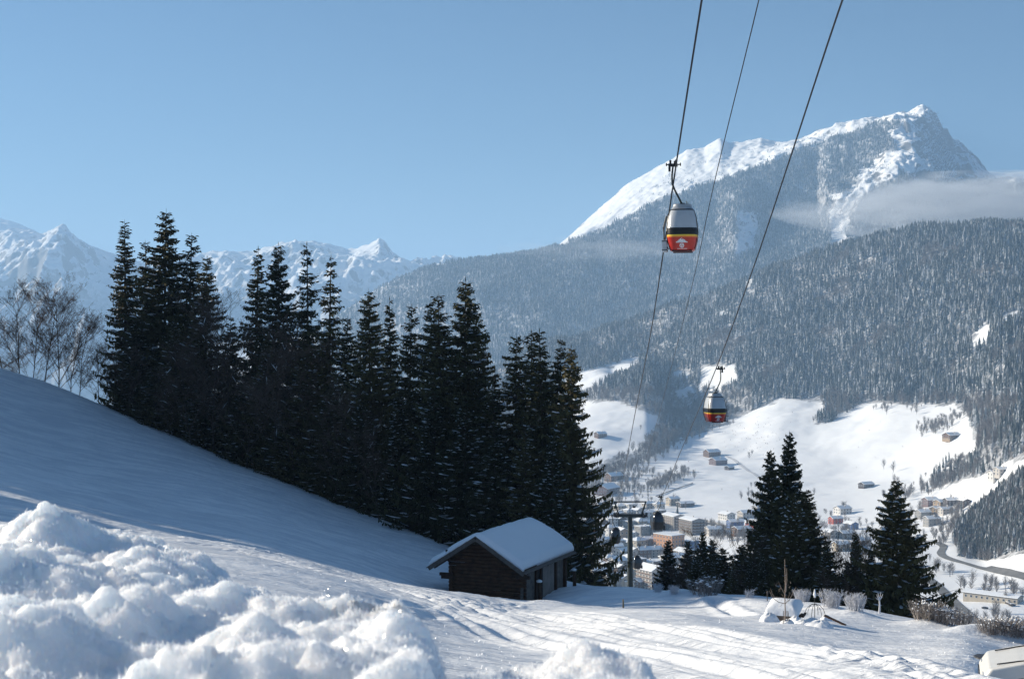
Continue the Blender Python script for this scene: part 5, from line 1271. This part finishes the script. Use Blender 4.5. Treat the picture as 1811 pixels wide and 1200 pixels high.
def near_lane():
    pts = [near.hit(u, v, 22) for u, v in [(1752, 1172), (1775, 1168), (1800, 1166), (1840, 1163)]]; pts = spline(pts, 6); vs = []; fs = []
    for i, p in enumerate(pts):
        t = (pts[min(i+1, len(pts)-1)] - pts[max(i-1, 0)]); t.z = 0; s = Vector((t.y, -t.x, 0)).normalized()
        for k in range(4): q = p + s * .8 * (k / 3 - .5); q.z = near.h(q.x, q.y) + .03; vs.append(q)
    for i in range(len(pts)-1):
        for k in range(3): a = i*4+k; fs.append((a, a+1, a+5, a+4))
    tag(link('near_lane', mesh('near_lane', vs, fs, True, M['wet_road'])), 'strip of bare wet brown ground beside the parked car', kind='structure')
near_lane()

# ------------------------------------------------------------------ houses
WALL = {k: plain('wall_' + k, c, .85, var=.15, scale=.5) for k, c in dict(cream=(.46, .40, .32), white=(.62, .60, .57), brown=(.13, .075, .05), grey=(.28, .27, .26), orange=(.52, .28, .16), ochre=(.34, .25, .17), purple=(.16, .11, .11), blue=(.10, .16, .34), red=(.42, .08, .05), dark=(.06, .045, .04), pale=(.50, .46, .42)).items()}
WIN = plain('window_glass', (.05, .06, .075), .15, .1, var=.05, spec=.6)
def win_mesh(w_, h_, nm='window'):
    m = MB(); m.box((0, 0, 0), (w_ + .25, .07, h_ + .25), m=1); m.box((0, -.05, 0), (w_, .06, h_), m=0); return m.mesh(nm, [WIN, M['white']])
WM = win_mesh(1.3, 1.5); WB = win_mesh(2.2, 1.6); BAL = {}
def house(p, w_, l_, h_, wall, yaw, label, group, roof='gable', pitch=.38, storeys=2, chimney=True, balcony=False, name='house', cat='house', over=.7, base=None, snow=.45):
    """w_ across the gable, l_ along the ridge (local y), h_ wall height"""
    t = thing(name, label, cat, p, yaw, group)
    x, y = w_ / 2, l_ / 2; m = MB(); z0 = -2.5
    if roof == 'gable':
        r = pitch * x
        vs = [(-x, -y, z0), (x, -y, z0), (x, y, z0), (-x, y, z0), (-x, -y, h_), (x, -y, h_), (x, y, h_), (-x, y, h_), (0, -y, h_ + r), (0, y, h_ + r)]
        m.add(vs, [(0, 1, 5, 8, 4), (1, 2, 6, 5), (2, 3, 7, 9, 6), (3, 0, 4, 7)])
    elif roof == 'hip':
        r = pitch * x; m.box((0, 0, (h_ + z0) / 2), (w_, l_, h_ - z0))
    else: r = 0; m.box((0, 0, (h_ + z0) / 2), (w_, l_, h_ - z0))
    if base:
        mb_ = MB(); mb_.box((0, 0, (h_ * .42 + z0) / 2), (w_ + .12, l_ + .12, h_ * .42 - z0)); link('ground_floor', mb_.mesh('ground_floor', [WALL[base]]), t)
    link('wall', m.mesh('wall', [WALL[wall]]), t)
    X_, Y_ = x + over, y + over
    if roof == 'gable':
        for nm, za, zb, g, mt in (('roof', -.02, .22, 0, 'dark'), ('roof_snow', .22, .22 + snow, -.12, None)):
            m = MB(); e = -pitch * over
            A = [(-X_ - g, h_ + e), (0, h_ + r), (X_ + g, h_ + e)]
            vs = []
            for yy in (-Y_ - g, Y_ + g):
                for (a, b) in A: vs.append((a, yy, b + za))
                for (a, b) in A: vs.append((a * .985 if nm != 'roof' else a, yy, b + zb))
            f = [(0, 1, 7, 6), (1, 2, 8, 7), (3, 9, 10, 4), (4, 10, 11, 5), (0, 6, 9, 3), (2, 5, 11, 8), (0, 3, 4, 1), (1, 4, 5, 2), (6, 7, 10, 9), (7, 8, 11, 10)]
            m.add(vs, f); link(nm, m.mesh(nm, [WALL['dark'] if mt else M['roof_snow']]), t)
    elif roof == 'hip':
        for nm, za, zb, mt in (('roof', 0, .3, 'dark'), ('roof_snow', .3, .3 + snow, None)):
            m = MB(); k = max(0, Y_ - X_)
            vs = [(-X_, -Y_, h_ + za), (X_, -Y_, h_ + za), (X_, Y_, h_ + za), (-X_, Y_, h_ + za), (-X_, -Y_, h_ + zb), (X_, -Y_, h_ + zb), (X_, Y_, h_ + zb), (-X_, Y_, h_ + zb), (0, -k, h_ + r + zb), (0, k, h_ + r + zb)]
            m.add(vs, [(0, 1, 5, 4), (1, 2, 6, 5), (2, 3, 7, 6), (3, 0, 4, 7), (4, 5, 8), (5, 6, 9, 8), (6, 7, 9), (7, 4, 8, 9), (0, 3, 2, 1)]); link(nm, m.mesh(nm, [WALL['dark'] if mt else M['roof_snow']]), t)
    else:
        m = MB(); m.box((0, 0, h_ + .15), (2 * X_ - .6, 2 * Y_ - .6, .3)); link('roof', m.mesh('roof', [WALL['grey']]), t)
        m = MB(); m.box((0, 0, h_ + .3 + snow / 2), (2 * X_ - .9, 2 * Y_ - .9, snow)); link('roof_snow', m.mesh('roof_snow', [M['roof_snow']]), t)
    if chimney:
        m = MB(); m.box((x * .4, y * .2, h_ + r * .7 + .9), (.8, .8, 2.0)); c_ = link('chimney', m.mesh('chimney', [WALL['pale']]), t)
        m = MB(); m.box((x * .4, y * .2, h_ + r * .7 + 2.1), (1.0, 1.0, .35)); link('snow_cap', m.mesh('snow_cap', [M['snow']]), c_)
    sh = h_ / storeys
    for s_ in range(storeys):
        z = sh * (s_ + .55)
        n = max(2, int(w_ / 3.4))
        for k in range(n):
            o_ = link('window', WM, t, (-x + w_ * (k + .5) / n, -y - .04, z))
        n = max(2, int(l_ / 3.6))
        for k in range(n):
            for sg in (-1, 1):
                if abs(math.sin(yaw)) < .08 and sg > 0 and p.x > 0: continue
                o_ = link('window', WM, t, (sg * (x + .04), -y + l_ * (k + .5) / n, z)); o_.rotation_euler = (0, 0, sg * math.pi / 2)
    if balcony:
        for s_ in range(1, storeys):
            m = MB(); m.box((0, -y - .7, sh * s_ + .05), (w_, 1.4, .18)); m.box((0, -y - 1.35, sh * s_ + .55), (w_, .08, .9), m=1); link('balcony', m.mesh('balcony', [WALL['pale'], WALL['brown']]), t)
            m = MB(); m.box((-x - .7, 0, sh * s_ + .05), (1.4, l_, .18)); m.box((-x - 1.35, 0, sh * s_ + .55), (.08, l_, .9), m=1); link('balcony', m.mesh('balcony', [WALL['pale'], WALL['brown']]), t)
    return t
def V(u, v, dm=800): return valley.hit(u, v, dm)
R_ = math.radians
ap = 'apartment blocks in the village'
house(V(1183, 972), 16, 24, 14.5, 'orange', R_(38), 'orange four storey apartment block with a flat snowy roof', ap, 'flat', storeys=4, chimney=False, name='apartment_block', cat='apartment block')
house(V(1206, 966), 9, 34, 6.5, 'blue', R_(42), 'long hall with a blue wall beside the orange block', None, 'gable', .2, storeys=1, chimney=False, name='village_hall', cat='hall')
house(V(1192, 935), 15, 24, 14, 'pale', R_(24), 'pale balconied apartment block behind the orange one, left of its twin', ap, 'gable', .25, storeys=5, balcony=True, name='apartment_block', cat='apartment block')
house(V(1224, 943), 15, 24, 14, 'grey', R_(24), 'grey balconied apartment block, right one of the twins', ap, 'gable', .25, storeys=5, balcony=True, name='apartment_block', cat='apartment block')
house(V(1152, 1040), 14, 20, 15, 'pale', R_(30), 'tall balconied hotel nearest the meadow edge right of the pylon', ap, 'gable', .5, storeys=5, balcony=True, name='hotel', cat='hotel')
fa = 'farm buildings on the snowy slopes'
house(V(1072, 873), 22, 30, 8, 'purple', R_(-35), 'big purplish barn with snowy roof at the foot of the left meadow', fa, pitch=.45, storeys=2, chimney=False, name='barn', cat='barn')
house(V(1086, 848, 1500), 16, 20, 6, 'brown', R_(-60), 'brown farmhouse in front of the creek woods on the left', fa, pitch=.45, name='farmhouse')
house(V(1062, 772, 1500), 12, 16, 5, 'brown', R_(-60), 'little chalet high on the left meadow beside the dark grove', fa, pitch=.45, name='chalet', cat='chalet')
house(V(1259, 806, 1500), 15, 21, 6.5, 'brown', R_(-62), 'upper of the three brown farm houses under the smaller red cabin', fa, pitch=.45, name='farmhouse')
house(V(1270, 821, 1500), 15, 21, 6.5, 'purple', R_(-58), 'middle farm house with a wide snowy roof beside the packed track', fa, pitch=.45, name='farmhouse')
house(V(1290, 830, 1500), 8, 11, 3.5, 'dark', R_(-50), 'lowest small shed by the three farm houses', fa, pitch=.45, storeys=1, chimney=False, name='shed', cat='shed')
house(V(1683, 777, 1200), 13, 19, 6, 'brown', R_(-64), 'lone dark chalet high on the right of the big meadow by the forest', fa, pitch=.45, name='chalet', cat='chalet', base='ochre')
house(V(1532, 861, 1000), 11, 15, 4, 'dark', R_(-64), 'low dark barn in the snow above the broad lone spruce', fa, pitch=.4, storeys=1, chimney=False, name='barn', cat='barn')
house(V(1762, 848, 1000), 10, 13, 7, 'white', R_(-75), 'white house by the road cut at the forest edge, front one', fa, pitch=.35, name='house')
house(V(1771, 840, 1000), 9, 12, 6, 'pale', R_(-70), 'pale house tucked behind the white house at the forest edge', fa, pitch=.35, name='house')
hr = 'hamlet houses above the curving main road'
for a_ in [((1682, 893), 9, 13, 5.5, 'dark', -75, 'dark chalet with white roof on top of the hamlet'), ((1705, 895), 8, 11, 6, 'dark', 15, 'dark chalet with its gable to the valley at the hamlet right end'), ((1664, 897), 10, 12, 6, 'ochre', -60, 'warm coloured chalet in the middle of the hamlet'),
           ((1645, 893), 11, 13, 6, 'purple', -70, 'purple brown house left of the warm coloured chalet'), ((1655, 907), 8, 10, 5, 'ochre', -50, 'pale brown house just under the warm coloured chalet'), ((1672, 908), 8, 12, 5, 'pale', -70, 'pale house with snowy roof right under the dark chalet'),
           ((1632, 915), 10, 12, 6, 'grey', -70, 'grey house at the left end of the hamlet'), ((1648, 928), 10, 13, 6.5, 'grey', -75, 'grey house with a long roof at the lower hamlet edge')]:
    (u, v), ww, ll, hh, c, yw, lab = a_; house(V(u, v, 800), ww, ll, hh, c, R_(yw), lab, hr, pitch=.4, name='chalet', cat='chalet')
house(V(1756, 1062, 700), 10, 38, 4.5, 'cream', R_(48), 'long low building with a flat snowy roof and dark gable near the right edge', None, 'gable', .28, storeys=1, chimney=False, name='long_building', cat='building')
house(V(1490, 908, 900), 12, 15, 6, 'white', R_(-65), 'white chalet seen highest between the two big spruces', 'houses seen between the big spruces', pitch=.4, name='chalet', cat='chalet')
for (u, v, c, lab) in [(1478, 925, 'red', 'red walled house between the two big spruces'), (1505, 935, 'blue', 'bluish shed roof between the two big spruces'), (1496, 952, 'grey', 'grey house low between the two big spruces'), (1468, 950, 'pale', 'pale house behind the garden clump right side'),
                       (1525, 965, 'brown', 'brown house left of the broad lone spruce'), (1487, 972, 'cream', 'cream house lowest between the two big spruces')]:
    house(V(u, v, 850), 9, 12, 5.5, c, R_(rt.choice((-60, -70, 25))), lab, 'houses seen between the big spruces', pitch=.4)
for (u, v, c, lab, k) in [(1320, 915, 'pale', 'white roofed house at the upper right of the village by the spruce', 0), (1335, 935, 'red', 'red house behind the dark thicket', 1), (1300, 932, 'blue', 'long bluish shed above the dark thicket', 2), (1345, 905, 'grey', 'grey house half behind the garden clump', 0),
                          (1285, 918, 'white', 'white walled house beyond the street wall', 1), (1262, 945, 'pale', 'pale house above the young spruces', 2), (1312, 945, 'brown', 'brown house just left of the garden clump', 0)]:
    house(V(u, v, 900), 11, 16 - k, 6, c, R_((-65, 30, -75)[k]), lab, 'houses along the upper street', pitch=.35)
house(V(1190, 893), 10, 13, 8, 'cream', R_(-60), 'cream house with a red chimney above the apartment blocks', None, pitch=.4)
house(V(1212, 895), 11, 18, 4, 'dark', R_(-65), 'low barn with a ragged snowy roof at the meadow foot', None, pitch=.3, storeys=1, chimney=False, name='barn', cat='barn')
# the village rows: colour, roof and place make each label its own
rows_v = [(903, 1062, 1180, 'top village row'), (918, 1058, 1176, 'second village row'), (933, 1056, 1172, 'third village row'), (950, 1056, 1166, 'row level with orange block'),
          (968, 1054, 1172, 'row under orange block'), (985, 1054, 1222, 'row beside small spruce top'), (1002, 1052, 1226, 'row behind far pylon'), (1020, 1052, 1230, 'last but one village row'), (1040, 1056, 1240, 'lowest village row')]
ordn = ['leftmost', 'second', 'third', 'fourth', 'fifth', 'sixth', 'seventh', 'eighth', 'ninth', 'tenth', 'eleventh', 'twelfth', 'thirteenth', 'fourteenth']
cols = ['cream', 'white', 'brown', 'grey', 'ochre', 'pale', 'brown', 'white', 'cream']
for ri, (v, u0, u1, rw) in enumerate(rows_v):
    n = 0; u = u0 + rt.uniform(0, 9)
    while u < u1:
        if not (abs(u - 1183) < 22 and abs(v - 962) < 24) and not (u > 1174 and v < 950) and not (abs(u - 1152) < 14 and v > 1010):
            c = rt.choice(cols); sz = rt.uniform(.7, 1.1); rf = rt.choice(('gable', 'gable', 'gable', 'hip', 'flat')); yw = rt.choice((-66, -58, 22, 30, -75)) + rt.uniform(-6, 6)
            dd = V(u, v + rt.uniform(-4, 4)); w_, l_ = 10.5 * sz, 14.5 * sz
            if rf == 'flat': sz *= 1.2
            house(dd, w_, l_, rt.uniform(5.5, 9.5), c, R_(yw), '%s house, snowy %s roof, %s from left in %s' % (c, {'gable': 'pitched', 'hip': 'hipped', 'flat': 'flat'}[rf], ordn[n], rw), 'village houses below the pylon', rf, rt.uniform(.35, .55), storeys=rt.choice((2, 2, 3)), balcony=False)
            n += 1
        u += rt.uniform(14, 21)

# ------------------------------------------------------------------ trees in the valley
def hedge_points(poly_uv, n, seed, spread=(5, 3)):
    r = np.random.default_rng(seed); out = []
    L = [math.dist(a, b) for a, b in zip(poly_uv[:-1], poly_uv[1:])]; tot = sum(L)
    for _ in range(n):
        t = r.uniform(0, tot); k = 0
        while t > L[k] and k < len(L) - 1: t -= L[k]; k += 1
        a, b = poly_uv[k], poly_uv[k + 1]; f = t / L[k]
        out.append(tuple(V(a[0] + (b[0] - a[0]) * f + r.normal() * spread[0], a[1] + (b[1] - a[1]) * f + r.normal() * spread[1], 850) - Vector((0, 0, .3))))
    return out
pts = []
for pl, n, sp in [([(1060, 836), (1110, 830), (1150, 810), (1215, 770), (1280, 745)], 300, (9, 5)), ([(1140, 868), (1170, 855), (1215, 838)], 130, (9, 5)), ([(1070, 850), (1120, 845), (1150, 835)], 70, (10, 6)), ([(1085, 868), (1125, 862)], 40, (8, 5)),
                  ([(1445, 745), (1462, 735), (1490, 722)], 40, (4, 3)), ([(1555, 725), (1575, 720)], 14, (5, 3)), ([(1612, 722), (1622, 720)], 8, (4, 2)), ([(1632, 762), (1660, 755), (1695, 735)], 90, (8, 6)), ([(1650, 862), (1690, 842), (1725, 825)], 80, (6, 5)),
                  ([(1575, 880), (1620, 868), (1660, 858)], 70, (14, 7)), ([(1600, 900), (1640, 940)], 30, (14, 12)), ([(1695, 905), (1680, 940), (1655, 950)], 90, (10, 12)), ([(1640, 1010), (1700, 1035), (1760, 1045), (1811, 1050)], 34, (14, 7)),
                  ([(1700, 1110), (1760, 1095), (1811, 1105)], 26, (14, 6)), ([(1240, 935), (1300, 955), (1350, 955)], 80, (10, 8)), ([(1060, 880), (1180, 895)], 40, (20, 6)), ([(1055, 1000), (1235, 1010)], 60, (30, 18)), ([(1060, 940), (1240, 960)], 40, (30, 20)),
                  ([(1440, 930), (1540, 960)], 60, (20, 16)), ([(1165, 1030), (1185, 985)], 30, (8, 8)), ([(1320, 875), (1350, 890)], 24, (8, 8))]:
    pts += hedge_points(pl, n, len(pts) + 5, sp)
scatter_stuff('bare_woods', bares, pts, RNG.uniform(6, 13, len(pts)), 'grey bare hedgerows and creek woods of the valley', 7)
def lone(u, v, hh, lab, i=0, kind='bare', grp='single trees on the valley meadows'):
    p = V(u, v, 850) - Vector((0, 0, .2))
    t = thing('meadow_tree', lab, 'tree', p, rt.uniform(0, 6), grp, hh)
    link('crown', (bares if kind == 'bare' else conifers_mid)[i], t)
for a_ in [(1563, 829, 15, 'thin bare tree on the big meadow, left of a pair', 0), (1580, 835, 16, 'round bare tree on the big meadow, right of a pair', 1), (1568, 733, 14, 'bare tree at the forest edge, left of two clumps', 2), (1621, 733, 14, 'bare tree at the forest edge with a long shadow', 3),
           (1133, 760, 10, 'tiny bush tree in the middle of the left meadow', 0), (1228, 848, 15, 'slender pale tree beside the meadow fence line', 1), (1325, 812, 13, 'bare tree below the farm track', 2), (1330, 805, 11, 'small bare tree above the farm track', 3), (1440, 875, 10, 'bare tree at the foot of the big meadow', 0)]:
    lone(*a_)
for a_ in [(1198, 915, 17, 'broad dark spruce above the pale apartment block', 1), (1645, 925, 12, 'small spruce at the hamlet', 2), (1700, 905, 12, 'spruce below the dark hamlet chalets', 3), (1664, 940, 13, 'spruce over the curving road', 0), (1718, 828, 18, 'spruce beside the pale strip under the forest', 4), (1640, 870, 14, 'spruce standing left of the hamlet', 5)]:
    a_ = list(a_); lone(a_[0], a_[1], a_[2], a_[3], a_[4], 'spruce')
# little bushes dotting the pasture
r = np.random.default_rng(44); pts = [tuple(V(u, v, 1200)) for u, v in zip(r.normal(1330, 34, 90), r.normal(770, 16, 90))] + [tuple(V(r.uniform(1200, 1600), r.uniform(720, 880), 1200)) for _ in range(30)]
scatter_stuff('pasture_bushes', bares, pts, RNG.uniform(1.2, 3.2, len(pts)), 'small bushes dotting the snowy pasture', 9)
# fence lines
def fence_line(uvs, label, hgt=1.3):
    pts = spline([V(u, v, 900) for u, v in uvs], 6); t = thing('meadow_fence', label, 'fence', pts[0])
    m = MB()
    for k in range(len(pts) - 1): m.beam(pts[k] - pts[0] + Vector((0, 0, .8)), pts[k + 1] - pts[0] + Vector((0, 0, .8)), .15, hgt)
    link('rail', m.mesh('rail', [WALL['grey']]), t)
    for k in range(0, len(pts), 2):
        m = MB(); m.box(pts[k] - pts[0] + Vector((0, 0, .7)), (.3, .3, 2.2)); link('post', m.mesh('post', [WALL['dark']]), t)
fence_line([(1160, 878), (1190, 867), (1225, 855)], 'fence line rising across the meadow foot right of the left cable')
fence_line([(1235, 918), (1262, 925), (1300, 936)], 'olive street wall between meadow and village', 2.0)
# parked cars by the long building
CB = MB(); CB.box((0, 0, .55), (1.75, 4.2, .8)); CB.box((0, .2, 1.15), (1.5, 2.2, .5)); CB = CB.mesh('body', [WALL['dark']]); CS = MB(); CS.box((0, .2, 1.5), (1.6, 2.4, .22)); CS.box((0, -1.5, 1.03), (1.6, 1.0, .16)); CS = CS.mesh('snow_cover', [M['snow']])
CW = MB(); CW.disc((0, 0, 0), (1, 0, 0), .33, .2, 10); CW = CW.mesh('wheel', [M['rubber']])
for (u, v, lab) in [(1783, 1068, 'snow topped car parked at the dark gable of the long building'), (1790, 1071, 'second snow topped car at the dark gable, nearer the edge'), (1742, 1076, 'dark car parked before the long building'), (1125, 978, 'parked car on the village street below the pylon head')]:
    t = thing('parked_car', lab, 'car', V(u, v, 700) + Vector((0, 0, .2)), rt.uniform(0, 3), 'far parked cars'); link('body', CB, t); link('snow_cover', CS, t)
    for wx_ in (-.8, .8):
        for wy in (-1.3, 1.3): link('wheel', CW, t, (wx_, wy, .33))

# ------------------------------------------------------------------ unseen spruce wood left of the view; outline and heights set for hillside shade
ro = random.Random(3); k = 0
wood_p = []; wood_s = []
for gx in range(-172, -26, 7):
    for gy_ in range(40, 150, 8):
        x = gx + ro.uniform(-2.5, 2.5); y = gy_ + ro.uniform(-3, 3)
        edge_ = 48 + (-16 - x) * .40
        if y < edge_ + 3 or x > -.372 * y - 7 or (y > edge_ + 74 and x > -120): continue
        dy = y - edge_; h = 6 + min(dy, 18) * .08 + min(14, max(0, dy - 18) * .85) + ro.uniform(-1, 1); p = SPR['full'][k % 3]; s = h / p['h']
        wood_p.append((x, y, near.h(x, y) - .2)); wood_s.append(s); k += 1
import bmesh
def joined(p):
    bm = bmesh.new(); bm.from_mesh(p['trunk']); n0 = len(bm.faces); bm.from_mesh(p['crown']); bm.faces.ensure_lookup_table()
    for f in bm.faces[n0:]: f.material_index = 1
    me = bpy.data.meshes.new('wood_spruce'); bm.to_mesh(me); bm.free(); me.materials.append(M['bark']); me.materials.append(M['needles']); return me
scatter_stuff('unseen_wood', [joined(p) for p in SPR['full']], wood_p, wood_s, 'unseen spruce wood on the hillside left of view, shaped for its shadow', 11)
print('offstage', k, 'objects', len(bpy.data.objects))
